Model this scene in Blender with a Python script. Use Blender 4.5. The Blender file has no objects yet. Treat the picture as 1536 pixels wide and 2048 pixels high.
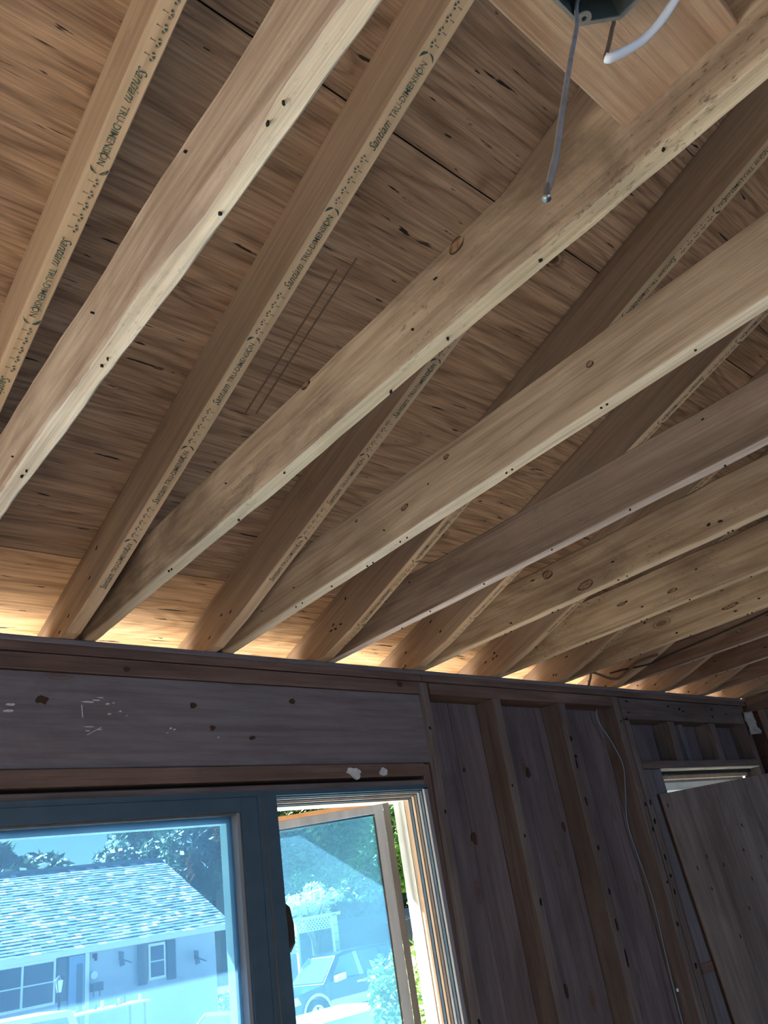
import bpy, math, random
from mathutils import Vector, Matrix, noise
random.seed(7)
sc = bpy.context.scene
COL = sc.collection

# ------------------------------------------------------------------ camera
H = 2.44                      # top of the wall plate
F = Vector((0.63663115, 0.62740875, 0.44839607))
RT = Vector((0.74657412, -0.64710622, -0.15453356))
UP = Vector((-0.19320418, -0.43314178, 0.88037511))
CAM = Vector((-0.77133, -1.88395, 1.71922))
cd = bpy.data.cameras.new('camera'); cam = bpy.data.objects.new('camera', cd); COL.objects.link(cam)
cam.matrix_world = Matrix(((RT.x, UP.x, -F.x, CAM.x), (RT.y, UP.y, -F.y, CAM.y), (RT.z, UP.z, -F.z, CAM.z), (0, 0, 0, 1)))
cd.sensor_fit = 'VERTICAL'; cd.sensor_height = 24.0; cd.lens = 24.0 * 1560.09 / 2048.0
cd.clip_start = 0.02; cd.clip_end = 300
sc.camera = cam
# ------------------------------------------------------------------ light
sc.view_settings.view_transform = 'Standard'; sc.view_settings.look = 'None'
sc.view_settings.gamma = 1.0; sc.view_settings.use_curve_mapping = False
sc.view_settings.exposure = 0.08
w = bpy.data.worlds.new('World'); sc.world = w; w.use_nodes = True
wt = w.node_tree; bg = wt.nodes['Background']
sky = wt.nodes.new('ShaderNodeTexSky'); sky.sky_type = 'NISHITA'; sky.sun_disc = False
sky.sun_elevation = math.radians(52); sky.sun_rotation = math.radians(-21); sky.air_density = 1.2; sky.dust_density = 0.6
wt.links.new(sky.outputs[0], bg.inputs['Color']); bg.inputs['Strength'].default_value = 0.22
def lamp(name, kind, loc, aim, energy, color, sx=1, sy=1, angle=0.01):
    d = bpy.data.lights.new(name, kind); d.energy = energy; d.color = color
    if kind == 'AREA': d.shape = 'RECTANGLE'; d.size = sx; d.size_y = sy
    if kind == 'SUN': d.angle = angle
    o = bpy.data.objects.new(name, d); COL.objects.link(o); o.location = loc
    o.rotation_euler = (Vector(aim) - Vector(loc)).to_track_quat('-Z', 'Y').to_euler(); return o
lamp('sun', 'SUN', (-7, 18, 21), (0, 0, 0), 66, (1.0, 0.91, 0.78), angle=0.009)
# added fill lamps outside the view; the blue one stands in for lens veil
lamp('fill_back_blue', 'AREA', (-0.2, -7.25, 1.15), (-0.2, 0, 1.0), 112, (0.50, 0.68, 1.0), 3.0, 2.0)
lamp('fill_side_warm', 'AREA', (-3.15, -2.2, 0.85), (0, -1.7, 2.3), 5, (1.0, 0.93, 0.82), 1.5, 1.6)

# ------------------------------------------------------------------ helpers
def tag(o, label=None, cat=None, group=None, kind=None):
    if label: o['label'] = label
    if cat: o['category'] = cat
    if group: o['group'] = group
    if kind: o['kind'] = kind
    return o
def empty(name, loc=(0, 0, 0), parent=None):
    o = bpy.data.objects.new(name, None); COL.objects.link(o); o.location = loc; o.empty_display_size = 0.1
    if parent: o.parent = parent
    return o
class MB:
    def __init__(s): s.v = []; s.f = []
    def poly(s, pts):
        n = len(s.v); s.v += [tuple(p) for p in pts]; s.f.append(tuple(range(n, n + len(pts))))
    def box(s, x0, x1, y0, y1, z0, z1):
        n = len(s.v)
        s.v += [(x, y, z) for x in (x0, x1) for y in (y0, y1) for z in (z0, z1)]
        s.f += [(n, n+1, n+3, n+2), (n+4, n+6, n+7, n+5), (n, n+4, n+5, n+1), (n+2, n+3, n+7, n+6), (n, n+2, n+6, n+4), (n+1, n+5, n+7, n+3)]
    def bar(s, a, b, w, h, up=(0, 0, 1)):
        a = Vector(a); b = Vector(b); d = (b - a).normalized(); u = Vector(up)
        if abs(d.dot(u)) > .98: u = Vector((0, 1, 0))
        r = d.cross(u).normalized(); u = r.cross(d).normalized(); n = len(s.v)
        for p in (a, b):
            for i, j in ((-1, -1), (1, -1), (1, 1), (-1, 1)): s.v.append(tuple(p + r * i * w / 2 + u * j * h / 2))
        s.f += [(n+3, n+2, n+1, n), (n+4, n+5, n+6, n+7)] + [(n+i, n+(i+1) % 4, n+4+(i+1) % 4, n+4+i) for i in range(4)]
    def tube(s, pts, r, seg=8, cap=True):
        pts = [Vector(p) for p in pts]; rings = []; pu = None
        for i, p in enumerate(pts):
            d = (pts[min(i+1, len(pts)-1)] - pts[max(i-1, 0)]).normalized()
            if pu is None: pu = Vector((0, 0, 1)) if abs(d.z) < .9 else Vector((1, 0, 0))
            rr = d.cross(pu).normalized(); pu = rr.cross(d).normalized()
            rad = r[i] if isinstance(r, (list, tuple)) else r
            n = len(s.v); rings.append(n)
            for k in range(seg):
                a = 2 * math.pi * k / seg; s.v.append(tuple(p + rr * math.cos(a) * rad + pu * math.sin(a) * rad))
        for a, b in zip(rings, rings[1:]):
            for k in range(seg): s.f.append((a+k, a+(k+1) % seg, b+(k+1) % seg, b+k))
        if cap:
            s.f.append(tuple(rings[0]+k for k in reversed(range(seg)))); s.f.append(tuple(rings[-1]+k for k in range(seg)))
    def prism(s, prof, y0, y1, inset=0.0, axis='y'):
        """profile of (x,z) extruded along y"""
        n = len(s.v); m = len(prof)
        s.v += [(x, y0, z) for x, z in prof] + [(x, y1, z) for x, z in prof]
        s.f += [tuple(n+i for i in range(m)), tuple(n+m+i for i in reversed(range(m)))]
        s.f += [(n+i, n+m+i, n+m+(i+1) % m, n+(i+1) % m) for i in range(m)]
    def build(s, name, mat, parent=None, smooth=False, kind=None, recalc=True):
        me = bpy.data.meshes.new(name); me.from_pydata(s.v, [], s.f); me.update()
        if recalc:
            import bmesh
            b = bmesh.new(); b.from_mesh(me); bmesh.ops.recalc_face_normals(b, faces=b.faces); b.to_mesh(me); b.free()
        if smooth:
            me.polygons.foreach_set('use_smooth', [True] * len(me.polygons))
        me.materials.append(mat); o = bpy.data.objects.new(name, me); COL.objects.link(o)
        if parent: o.parent = parent
        if kind: o['kind'] = kind
        return o

# ------------------------------------------------------------------ materials
def nt(name):
    m = bpy.data.materials.new(name); m.use_nodes = True; t = m.node_tree
    return m, t, t.nodes['Principled BSDF']
def N(t, typ, **k):
    n = t.nodes.new(typ)
    for a, b in k.items(): setattr(n, a, b)
    return n
def ramp(t, stops, src=None):
    r = N(t, 'ShaderNodeValToRGB'); e = r.color_ramp.elements
    while len(e) > len(stops): e.remove(e[-1])
    while len(e) < len(stops): e.new(0.5)
    for i, (p, c) in enumerate(stops):
        e[i].position = p; e[i].color = (c, c, c, 1) if isinstance(c, (int, float)) else (*c, 1)
    if src is not None: t.links.new(src, r.inputs[0])
    return r
def mix(t, fac, a, b, mode='MIX'):
    n = N(t, 'ShaderNodeMix', data_type='RGBA', blend_type=mode)
    for s, v in ((n.inputs[0], fac), (n.inputs[6], a), (n.inputs[7], b)):
        if isinstance(v, bpy.types.NodeSocket): t.links.new(v, s)
        elif isinstance(v, (int, float)): s.default_value = v if s.type == 'VALUE' else (v, v, v, 1)
        else: s.default_value = (*v, 1)
    return n.outputs[2]
def flat(name, col, rough=0.7, metal=0.0, spec=0.3):
    m, t, p = nt(name); p.inputs['Base Color'].default_value = (*col, 1); p.inputs['Roughness'].default_value = rough
    p.inputs['Metallic'].default_value = metal; p.inputs['Specular IOR Level'].default_value = spec
    return m
def mottled(name, a, b, scale=8, rough=.8, bump=.2, stretch=(1, 1, 1)):
    m, t, p = nt(name); tc = N(t, 'ShaderNodeTexCoord'); mp = N(t, 'ShaderNodeMapping'); mp.inputs['Scale'].default_value = stretch
    t.links.new(tc.outputs['Object'], mp.inputs[0])
    n = N(t, 'ShaderNodeTexNoise'); n.inputs['Scale'].default_value = scale; n.inputs['Detail'].default_value = 6
    t.links.new(mp.outputs[0], n.inputs['Vector'])
    r = ramp(t, [(.3, a), (.7, b)], n.outputs[0]); t.links.new(r.outputs[0], p.inputs['Base Color'])
    p.inputs['Roughness'].default_value = rough; p.inputs['Specular IOR Level'].default_value = .25
    if bump:
        bp = N(t, 'ShaderNodeBump'); bp.inputs['Strength'].default_value = bump; bp.inputs['Distance'].default_value = .01
        t.links.new(n.outputs[0], bp.inputs['Height']); t.links.new(bp.outputs[0], p.inputs['Normal'])
    return m
def wood(name, dark, mid, light, across=26, dirt=.35, dirtcol=(.08, .065, .05), knots=1.0, ringmix=.55, cracks=.5, var=.25, rough=.75, speck=.3, figure=2.0, bump=.35):
    """lumber: local X runs along the grain"""
    m, t, p = nt(name); L = t.links.new
    tc = N(t, 'ShaderNodeTexCoord'); oi = N(t, 'ShaderNodeObjectInfo')
    off = N(t, 'ShaderNodeVectorMath', operation='MULTIPLY_ADD'); cmb = N(t, 'ShaderNodeCombineXYZ')
    for i in range(3): L(oi.outputs['Random'], cmb.inputs[i])
    off.inputs[1].default_value = (37, 11, 23); L(cmb.outputs[0], off.inputs[0]); L(tc.outputs['Object'], off.inputs[2])
    V = off.outputs[0]
    def mp(s):
        q = N(t, 'ShaderNodeMapping'); q.inputs['Scale'].default_value = s; L(V, q.inputs[0]); return q.outputs[0]
    def noi(vec, sc_=1, det=4, dis=0, ro=.55):
        q = N(t, 'ShaderNodeTexNoise'); q.inputs['Scale'].default_value = sc_; q.inputs['Detail'].default_value = det
        q.inputs['Distortion'].default_value = dis; q.inputs['Roughness'].default_value = ro; L(vec, q.inputs['Vector']); return q
    # slow field that bends the rings
    bend = noi(mp((1.1, 7, 7)), 1, 3, .3)
    # rings : sin of bent field
    mu = N(t, 'ShaderNodeMath', operation='MULTIPLY'); L(bend.outputs[0], mu.inputs[0]); mu.inputs[1].default_value = across * figure
    sn = N(t, 'ShaderNodeMath', operation='SINE'); L(mu.outputs[0], sn.inputs[0])
    r1 = ramp(t, [(0, 0), (.75, .6), (1, 1)]); mr = N(t, 'ShaderNodeMapRange'); L(sn.outputs[0], mr.inputs[0]); mr.inputs[1].default_value = -1
    L(mr.outputs[0], r1.inputs[0])
    fib = noi(mp((3, across * 6, across * 6)), 1, 5, .2, .65)
    strk = noi(mp((.9, across, across)), 1, 5, .6)
    base = ramp(t, [(.28, dark), (.5, mid), (.74, light)], strk.outputs[0])
    c = mix(t, ringmix * .6, base.outputs[0], mix(t, r1.outputs[0], light, dark))
    fr = ramp(t, [(.3, .68), (.6, 1.08)], fib.outputs[0])
    c = mix(t, .85, c, fr.outputs[0], 'MULTIPLY')
    # weather stains and grime, with a shape of their own
    dn = noi(mp((2.2, 5, 5)), 1, 7, .8, .65)
    dr = ramp(t, [(.46, 0), (.63, 1)], dn.outputs[0])
    dm = N(t, 'ShaderNodeMath', operation='MULTIPLY'); L(dr.outputs[0], dm.inputs[0]); dm.inputs[1].default_value = dirt
    c = mix(t, dm.outputs[0], c, dirtcol)
    if speck:
        sp = noi(mp((60, 140, 140)), 1, 3, 0, .7); sr = ramp(t, [(.56, 0), (.68, 1)], sp.outputs[0])
        sm = noi(mp((4, 9, 9)), 1, 3); smr = ramp(t, [(.5, 0), (.62, 1)], sm.outputs[0])
        q = N(t, 'ShaderNodeMath', operation='MULTIPLY'); L(sr.outputs[0], q.inputs[0]); L(smr.outputs[0], q.inputs[1])
        q2 = N(t, 'ShaderNodeMath', operation='MULTIPLY'); L(q.outputs[0], q2.inputs[0]); q2.inputs[1].default_value = speck
        c = mix(t, q2.outputs[0], c, (.05, .035, .025))
    if knots:
        vo = N(t, 'ShaderNodeTexVoronoi'); vo.inputs['Scale'].default_value = 1; L(mp((3.4, 7.5, 7.5)), vo.inputs['Vector'])
        kr = ramp(t, [(0, 1), (.075, .9), (.095, .1), (.12, .75), (.15, 0)], vo.outputs['Distance'])
        km = N(t, 'ShaderNodeMath', operation='MULTIPLY'); L(kr.outputs[0], km.inputs[0]); km.inputs[1].default_value = knots * .8
        c = mix(t, km.outputs[0], c, (.11, .055, .028))
    if cracks:
        cn = noi(mp((2.4, 90, 90)), 1, 3, .4); cr = ramp(t, [(.70, 0), (.735, 1)], cn.outputs[0])
        cm = N(t, 'ShaderNodeMath', operation='MULTIPLY'); L(cr.outputs[0], cm.inputs[0]); cm.inputs[1].default_value = cracks
        c = mix(t, cm.outputs[0], c, (.03, .02, .012))
    hv = N(t, 'ShaderNodeHueSaturation'); L(c, hv.inputs['Color'])
    vr = N(t, 'ShaderNodeMapRange'); L(oi.outputs['Random'], vr.inputs[0]); vr.inputs[3].default_value = 1 - var; vr.inputs[4].default_value = 1 + var * .6
    L(vr.outputs[0], hv.inputs['Value']); L(hv.outputs[0], p.inputs['Base Color'])
    p.inputs['Roughness'].default_value = rough; p.inputs['Specular IOR Level'].default_value = .2
    b = N(t, 'ShaderNodeBump'); b.inputs['Strength'].default_value = bump; b.inputs['Distance'].default_value = .004
    bb = N(t, 'ShaderNodeMath', operation='ADD'); L(fib.outputs[0], bb.inputs[0]); L(strk.outputs[0], bb.inputs[1])
    L(bb.outputs[0], b.inputs['Height']); L(b.outputs[0], p.inputs['Normal'])
    return m
M = {}
M['joist_pale'] = wood('joist_pale', (.25, .195, .155), (.37, .30, .245), (.52, .45, .38), 26, dirt=.55, dirtcol=(.21, .155, .12), knots=0, cracks=.35, speck=.35, var=.06, ringmix=.55)
M['joist_mossy'] = wood('joist_mossy', (.20, .148, .105), (.35, .27, .195), (.50, .41, .31), 24, dirt=.85, dirtcol=(.12, .085, .06), knots=.3, cracks=.35, speck=.7, var=.04)
M['joist_fir'] = wood('joist_fir', (.26, .19, .13), (.40, .31, .22), (.52, .42, .31), 26, dirt=.3, dirtcol=(.16, .12, .08), knots=.8, cracks=.25, speck=.2, var=.1)
M['joist_grey'] = wood('joist_grey', (.13, .09, .065), (.215, .155, .115), (.31, .24, .185), 22, dirt=.35, dirtcol=(.12, .085, .065), knots=.5, cracks=.3, speck=.3, var=.08)
M['joist_old'] = wood('joist_old', (.20, .13, .08), (.34, .25, .16), (.47, .37, .25), 24, dirt=.55, dirtcol=(.13, .085, .055), knots=1, cracks=.6, speck=.6, var=.12)
M['joist_dark'] = wood('joist_dark', (.12, .07, .05), (.21, .13, .09), (.31, .21, .15), 22, dirt=.5, dirtcol=(.09, .06, .045), knots=1, cracks=.5, speck=.3, var=.15)
M['uplit_white'] = wood('uplit_white', (.54, .43, .29), (.74, .63, .46), (.85, .76, .58), 30, dirt=.3, dirtcol=(.45, .36, .26), knots=0, cracks=.15, speck=.25, var=.04, ringmix=.2)  # bottom-face woods, brightened in colour for light coming up from the window
M['uplit_mossy'] = wood('uplit_mossy', (.44, .34, .21), (.62, .51, .34), (.76, .66, .48), 24, dirt=.4, dirtcol=(.28, .22, .15), knots=0, cracks=.15, speck=.6, var=.04, ringmix=.2)
M['uplit_tan'] = wood('uplit_tan', (.46, .36, .24), (.62, .52, .37), (.74, .66, .50), 30, dirt=.25, dirtcol=(.36, .26, .17), knots=0, cracks=.15, speck=.2, var=.08, ringmix=.2)
M['uplit_grey'] = wood('uplit_grey', (.40, .33, .28), (.55, .48, .43), (.68, .63, .58), 30, dirt=.25, dirtcol=(.3, .24, .2), knots=0, cracks=.1, speck=.2, var=.06, ringmix=.2)
M['uplit_stamp'] = wood('uplit_stamp', (.44, .31, .18), (.55, .41, .26), (.62, .48, .32), 14, dirt=.12, dirtcol=(.42, .27, .16), knots=0, cracks=0, speck=.05, var=.06, ringmix=.15, bump=.1)
M['rafter'] = wood('rafter', (.25, .175, .12), (.33, .24, .17), (.41, .31, .22), 18, dirt=.12, dirtcol=(.28, .17, .10), knots=.35, ringmix=.25, cracks=.05, speck=.06, var=.08, figure=1.0, bump=.15)
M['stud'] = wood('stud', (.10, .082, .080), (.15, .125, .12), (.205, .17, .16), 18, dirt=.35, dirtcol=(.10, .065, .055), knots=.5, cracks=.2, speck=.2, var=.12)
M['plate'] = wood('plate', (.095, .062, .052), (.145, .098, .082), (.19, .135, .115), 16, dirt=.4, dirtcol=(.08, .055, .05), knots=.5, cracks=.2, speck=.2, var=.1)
M['header'] = wood('header', (.13, .125, .145), (.165, .155, .175), (.195, .18, .195), 10, dirt=.25, dirtcol=(.09, .06, .055), knots=.5, cracks=.1, speck=.1, var=.04, ringmix=.2)  # brown lumber with the blue lens veil mixed into its colour
M['board'] = wood('board', (.11, .088, .094), (.15, .12, .126), (.185, .15, .152), 10, dirt=.45, dirtcol=(.065, .05, .055), knots=1, cracks=.12, speck=.1, var=.12, ringmix=.25)  # wall boards, lifted in colour for the same lens veil
M['fresh'] = wood('fresh', (.34, .21, .13), (.47, .32, .21), (.57, .42, .29), 24, dirt=.2, dirtcol=(.3, .18, .1), knots=.6, cracks=.2, speck=.1, var=.08)
M['leaning'] = wood('leaning', (.16, .13, .12), (.25, .205, .19), (.35, .295, .275), 7, dirt=.4, dirtcol=(.10, .075, .065), knots=0, cracks=.1, speck=.1, var=0, ringmix=.3)
def plywood(name, dark, mid, light):
    m, t, p = nt(name); L = t.links.new
    tc = N(t, 'ShaderNodeTexCoord'); oi = N(t, 'ShaderNodeObjectInfo'); cmb = N(t, 'ShaderNodeCombineXYZ')
    for i in range(3): L(oi.outputs['Random'], cmb.inputs[i])
    off = N(t, 'ShaderNodeVectorMath', operation='MULTIPLY_ADD'); off.inputs[1].default_value = (31, 17, 5)
    L(cmb.outputs[0], off.inputs[0]); L(tc.outputs['Object'], off.inputs[2]); V = off.outputs[0]
    def noi(s, det=4, dis=0., ro=.55, sc_=1):
        q = N(t, 'ShaderNodeMapping'); q.inputs['Scale'].default_value = s; L(V, q.inputs[0])
        n = N(t, 'ShaderNodeTexNoise'); n.inputs['Scale'].default_value = sc_; n.inputs['Detail'].default_value = det
        n.inputs['Distortion'].default_value = dis; n.inputs['Roughness'].default_value = ro; L(q.outputs[0], n.inputs['Vector']); return n.outputs[0]
    bend = noi((.8, 5.0, 1), 3, .5)
    mu = N(t, 'ShaderNodeMath', operation='MULTIPLY'); L(bend, mu.inputs[0]); mu.inputs[1].default_value = 85
    sn = N(t, 'ShaderNodeMath', operation='SINE'); L(mu.outputs[0], sn.inputs[0])
    mr = N(t, 'ShaderNodeMapRange'); L(sn.outputs[0], mr.inputs[0]); mr.inputs[1].default_value = -1
    ring = ramp(t, [(0, 0), (.6, .35), (1, 1)], mr.outputs[0])
    strk = noi((1.6, 30, 1), 6, .8, .6)
    base = ramp(t, [(.3, dark), (.5, mid), (.72, light)], strk)
    c = mix(t, .45, base.outputs[0], mix(t, ring.outputs[0], light, dark))
    fib = noi((5, 170, 1), 4, .3, .65)
    c = mix(t, .9, c, ramp(t, [(.32, .55), (.58, 1.1)], fib).outputs[0], 'MULTIPLY')
    big = noi((1.2, 2.2, 1), 3, .3); c = mix(t, .8, c, ramp(t, [(.3, .72), (.7, 1.12)], big).outputs[0], 'MULTIPLY')
    # splits: short dark slits along the grain
    cr = noi((9, 75, 1), 3, .5); crr = ramp(t, [(.665, 0), (.70, 1)], cr)
    c = mix(t, crr.outputs[0], c, (.022, .014, .009))
    cr2 = noi((2.2, 95, 1), 3, .5); crr2 = ramp(t, [(.69, 0), (.73, .8)], cr2)
    c = mix(t, crr2.outputs[0], c, (.035, .02, .012))
    # knots
    q = N(t, 'ShaderNodeMapping'); q.inputs['Scale'].default_value = (2.6, 4.6, .001); L(V, q.inputs[0])
    vo = N(t, 'ShaderNodeTexVoronoi'); vo.inputs['Scale'].default_value = 1; L(q.outputs[0], vo.inputs['Vector'])
    kr = ramp(t, [(0, 1), (.05, .85), (.065, .2), (.085, .5), (.12, 0)], vo.outputs['Distance'])
    c = mix(t, kr.outputs[0], c, (.045, .022, .012))
    L(c, p.inputs['Base Color']); p.inputs['Roughness'].default_value = .62; p.inputs['Specular IOR Level'].default_value = .3
    b = N(t, 'ShaderNodeBump'); b.inputs['Strength'].default_value = .5; b.inputs['Distance'].default_value = .004
    ad = N(t, 'ShaderNodeMath', operation='SUBTRACT'); L(fib, ad.inputs[0]); L(crr.outputs[0], ad.inputs[1])
    L(ad.outputs[0], b.inputs['Height']); L(b.outputs[0], p.inputs['Normal'])
    return m
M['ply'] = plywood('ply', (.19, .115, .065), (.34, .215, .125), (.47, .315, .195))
M['ply_eave_glow'] = plywood('ply_eave_glow', (.44, .25, .115), (.60, .37, .19), (.72, .49, .28))  # paler plywood at the tails; the eave glow is put into its colour
M['ink'] = None
def ink():
    m, t, p = nt('ink'); p.inputs['Base Color'].default_value = (.02, .07, .055, 1); p.inputs['Roughness'].default_value = .9
    tc = N(t, 'ShaderNodeTexCoord'); n = N(t, 'ShaderNodeTexNoise'); n.inputs['Scale'].default_value = 160; n.inputs['Detail'].default_value = 3
    t.links.new(tc.outputs['Object'], n.inputs['Vector']); r = ramp(t, [(.36, .45), (.5, .95)], n.outputs[0]); t.links.new(r.outputs[0], p.inputs['Alpha'])
    return m
M['ink'] = ink()
M['hole'] = flat('hole', (.012, .009, .007), .9)
M['nail'] = flat('nail', (.55, .53, .50), .35, .8)
M['pencil'] = flat('pencil', (.15, .105, .07), .9)
M['knot'] = mottled('knot', (.12, .07, .04), (.26, .17, .105), 110, .8)
M['knot_rim'] = flat('knot_rim', (.05, .028, .017), .85)
M['black'] = flat('black', (.02, .02, .022), .8)
M['roofing'] = flat('roofing', (.03, .028, .027), .95)
M['plaster'] = mottled('plaster', (.42, .44, .47), (.58, .60, .62), 90, .9)
M['floor'] = wood('floor', (.30, .22, .15), (.42, .32, .22), (.52, .41, .29), 8, var=.05)
M['drywall'] = mottled('drywall', (.55, .52, .47), (.62, .59, .54), 4, .9)
M['frame_veiled'] = mottled('frame_veiled', (.042, .080, .118), (.055, .10, .145), 20, .45, .05)  # dark frame with the bluish lens veil painted into its colour
M['frame_grey'] = mottled('frame_grey', (.19, .20, .22), (.27, .28, .30), 30, .5, .05, (1, 1, .1))
M['frame_brown'] = mottled('frame_brown', (.085, .075, .07), (.13, .115, .105), 30, .5, .05, (1, 1, .1))
M['frame_tan'] = mottled('frame_tan', (.34, .26, .19), (.42, .33, .25), 30, .5, .05, (1, 1, .1))
M['frame_orange'] = mottled('frame_orange', (.42, .20, .08), (.52, .28, .13), 20, .6, .05)
M['frame_white'] = mottled('frame_white', (.62, .68, .68), (.72, .77, .76), 12, .5, .05)
M['frame_green'] = mottled('frame_green', (.26, .33, .27), (.34, .42, .34), 9, .6, .05)
M['cream'] = mottled('cream', (.70, .63, .48), (.78, .72, .58), 6, .6, .1)
M['steel'] = flat('steel', (.28, .32, .34), .38, .85)
M['steel_in'] = flat('steel_in', (.10, .14, .155), .45, .7)
M['wire_grey'] = mottled('wire_grey', (.17, .18, .20), (.28, .30, .33), 60, .5, 0)
M['wire_white'] = flat('wire_white', (.78, .86, .92), .45)
M['cable_dark'] = flat('cable_dark', (.03, .027, .025), .6)
M['cable_brown'] = flat('cable_brown', (.14, .10, .075), .6)
M['cable_cloth'] = flat('cable_cloth', (.17, .22, .26), .7)
M['insulation'] = mottled('insulation', (.02, .10, .10), (.06, .17, .16), 25, .95, .5)
M['paper'] = mottled('paper', (.22, .24, .24), (.36, .38, .38), 30, .9)
def glass(name, tint, film, filmcol, streak=True):
    m, t, p = nt(name); L = t.links.new; out = t.nodes['Material Output']; t.nodes.remove(p)
    tr = N(t, 'ShaderNodeBsdfTransparent'); tr.inputs[0].default_value = (*tint, 1)
    gl = N(t, 'ShaderNodeBsdfGlossy'); gl.inputs['Roughness'].default_value = .03; gl.inputs[0].default_value = (.9, .95, 1, 1)
    fr = N(t, 'ShaderNodeFresnel'); fr.inputs[0].default_value = 1.4
    m1 = N(t, 'ShaderNodeMixShader'); L(fr.outputs[0], m1.inputs[0]); L(tr.outputs[0], m1.inputs[1]); L(gl.outputs[0], m1.inputs[2])
    tl = N(t, 'ShaderNodeBsdfTranslucent'); tl.inputs[0].default_value = (*filmcol, 1)
    m2 = N(t, 'ShaderNodeMixShader'); L(m1.outputs[0], m2.inputs[1]); L(tl.outputs[0], m2.inputs[2])
    tc = N(t, 'ShaderNodeTexCoord'); n = N(t, 'ShaderNodeTexNoise'); n.inputs['Scale'].default_value = 5; n.inputs['Detail'].default_value = 5
    L(tc.outputs['Object'], n.inputs['Vector'])
    mr = N(t, 'ShaderNodeMapRange'); L(n.outputs[0], mr.inputs[0]); mr.inputs[3].default_value = film * .6; mr.inputs[4].default_value = film * 1.4
    L(mr.outputs[0], m2.inputs[0]); L(m2.outputs[0], out.inputs['Surface'])
    return m
M['glass_dusty'] = glass('glass_dusty', (.42, .64, .82), .11, (.32, .58, .95))
M['glass_sash'] = glass('glass_sash', (.46, .72, .86), .10, (.30, .62, .90))
M['glass_clear'] = glass('glass_clear', (.88, .94, .96), .05, (.8, .9, 1.0))
M['glass_car'] = flat('glass_car', (.10, .17, .20), .08, 0, .8)

# ------------------------------------------------------------------ lumber
def frame_mat(org, X, Y):
    X = Vector(X).normalized(); Y = Vector(Y); Y = (Y - X * Y.dot(X)).normalized(); Z = X.cross(Y)
    return Matrix(((X.x, Y.x, Z.x, org[0]), (X.y, Y.y, Z.y, org[1]), (X.z, Y.z, Z.z, org[2]), (0, 0, 0, 1)))
def member(name, org, X, Y, length, w, h, mat, parent=None, seg=.12, wane=.0015, ch=.002, clip=None, stations=None, ragged=0, sd=None, under=None):
    """one stick of lumber; local x along it, y across (0..w), z depth (0..h)"""
    rs = random.Random(sd if sd is not None else random.random())
    mw = frame_mat(org, X, Y); n = max(2, int(length / seg))
    xs = stations or [length * i / n for i in range(n + 1)]
    s0 = rs.uniform(0, 99); V = []; Fc = []
    for x in xs:
        o = [noise.noise((x * 5 + s0, k * 7.3, 0)) * wane for k in range(4)]
        c = [ch + abs(noise.noise((x * 9 + s0, k * 3.1, 5))) * wane * 2 for k in range(4)]
        if ragged:
            g = max(0, noise.noise((x * 4 + s0, 1.7, 2)) + .12) * ragged + abs(noise.noise((x * 22 + s0, 4, 2))) * ragged * .35
            c[0] += g
        y0, y1, z0, z1 = o[0], w + o[1], 0 + o[2] * .6, h + o[3] * .6
        ring = [(y0 + c[0] * .55, z0), (y1 - c[1], z0), (y1, z0 + c[1]), (y1, z1 - c[2]), (y1 - c[2], z1), (y0 + c[3], z1), (y0, z1 - c[3]), (y0, z0 + c[0])]
        for y, z in ring:
            if clip: z = clip(x, y, z)
            V.append((x, y, z))
    m = len(xs)
    for i in range(m - 1):
        for k in range(8): Fc.append((i*8+k, (i+1)*8+k, (i+1)*8+(k+1) % 8, i*8+(k+1) % 8))
    Fc.append(tuple(range(8))); Fc.append(tuple((m-1)*8 + k for k in reversed(range(8))))
    b = MB(); b.v = V; b.f = Fc; o = b.build(name, mat, parent)
    if under:                # bottom faces paler: cleaner wood edge plus light from below put into the colour
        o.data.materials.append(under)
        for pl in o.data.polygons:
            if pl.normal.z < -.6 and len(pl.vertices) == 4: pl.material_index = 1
    if parent is not None: o.matrix_world = mw if parent is None else mw
    else: o.matrix_world = mw
    return o, mw
def disc_part(name, parent, pts, mat, plane, kind=None, thick=.0012, wob=1):
    """little raised / dark ellipses in the local frame of a stick: pts (x, t, rx, rt) ; plane 'bottom' (z=0) , 'left' (y=0) or 'front'"""
    b = MB()
    for x, tt, rx, rt in pts:
        n = 14; ring = []
        ph = random.random() * 6
        for k in range(n):
            a = 2 * math.pi * k / n; q = 1 + wob * (.25 * math.sin(a * 2 + ph) + .12 * math.sin(a * 3 + ph * 2))
            ring.append((x + math.cos(a) * rx * q, tt + math.sin(a) * rt * q))
        def P(u, v, e):
            return (u, v, -e) if plane == 'bottom' else (u, -e, v)
        i0 = len(b.v)
        b.v += [P(u, v, .0022 + thick) for u, v in ring] + [P(u, v, -.0015) for u, v in ring]
        b.f.append(tuple(i0 + k for k in range(n)))
        b.f += [(i0 + k, i0 + n + k, i0 + n + (k+1) % n, i0 + (k+1) % n) for k in range(n)]
    if not b.v: return None
    return b.build(name, mat, parent, kind=kind)

# ------------------------------------------------------------------ roof geometry
S = 0.4064; TH = 0.33347; CT, ST, TT = math.cos(TH), math.sin(TH), math.tan(TH)
ZR0 = 2.413                  # rafter underside at y = 0
RH = .134; ZS = ZR0 + RH / CT  # underside of sheathing at y = 0
RIDGE = -3.65; TAIL = 0.48
XL, XR = -3.3, 3.72

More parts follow.
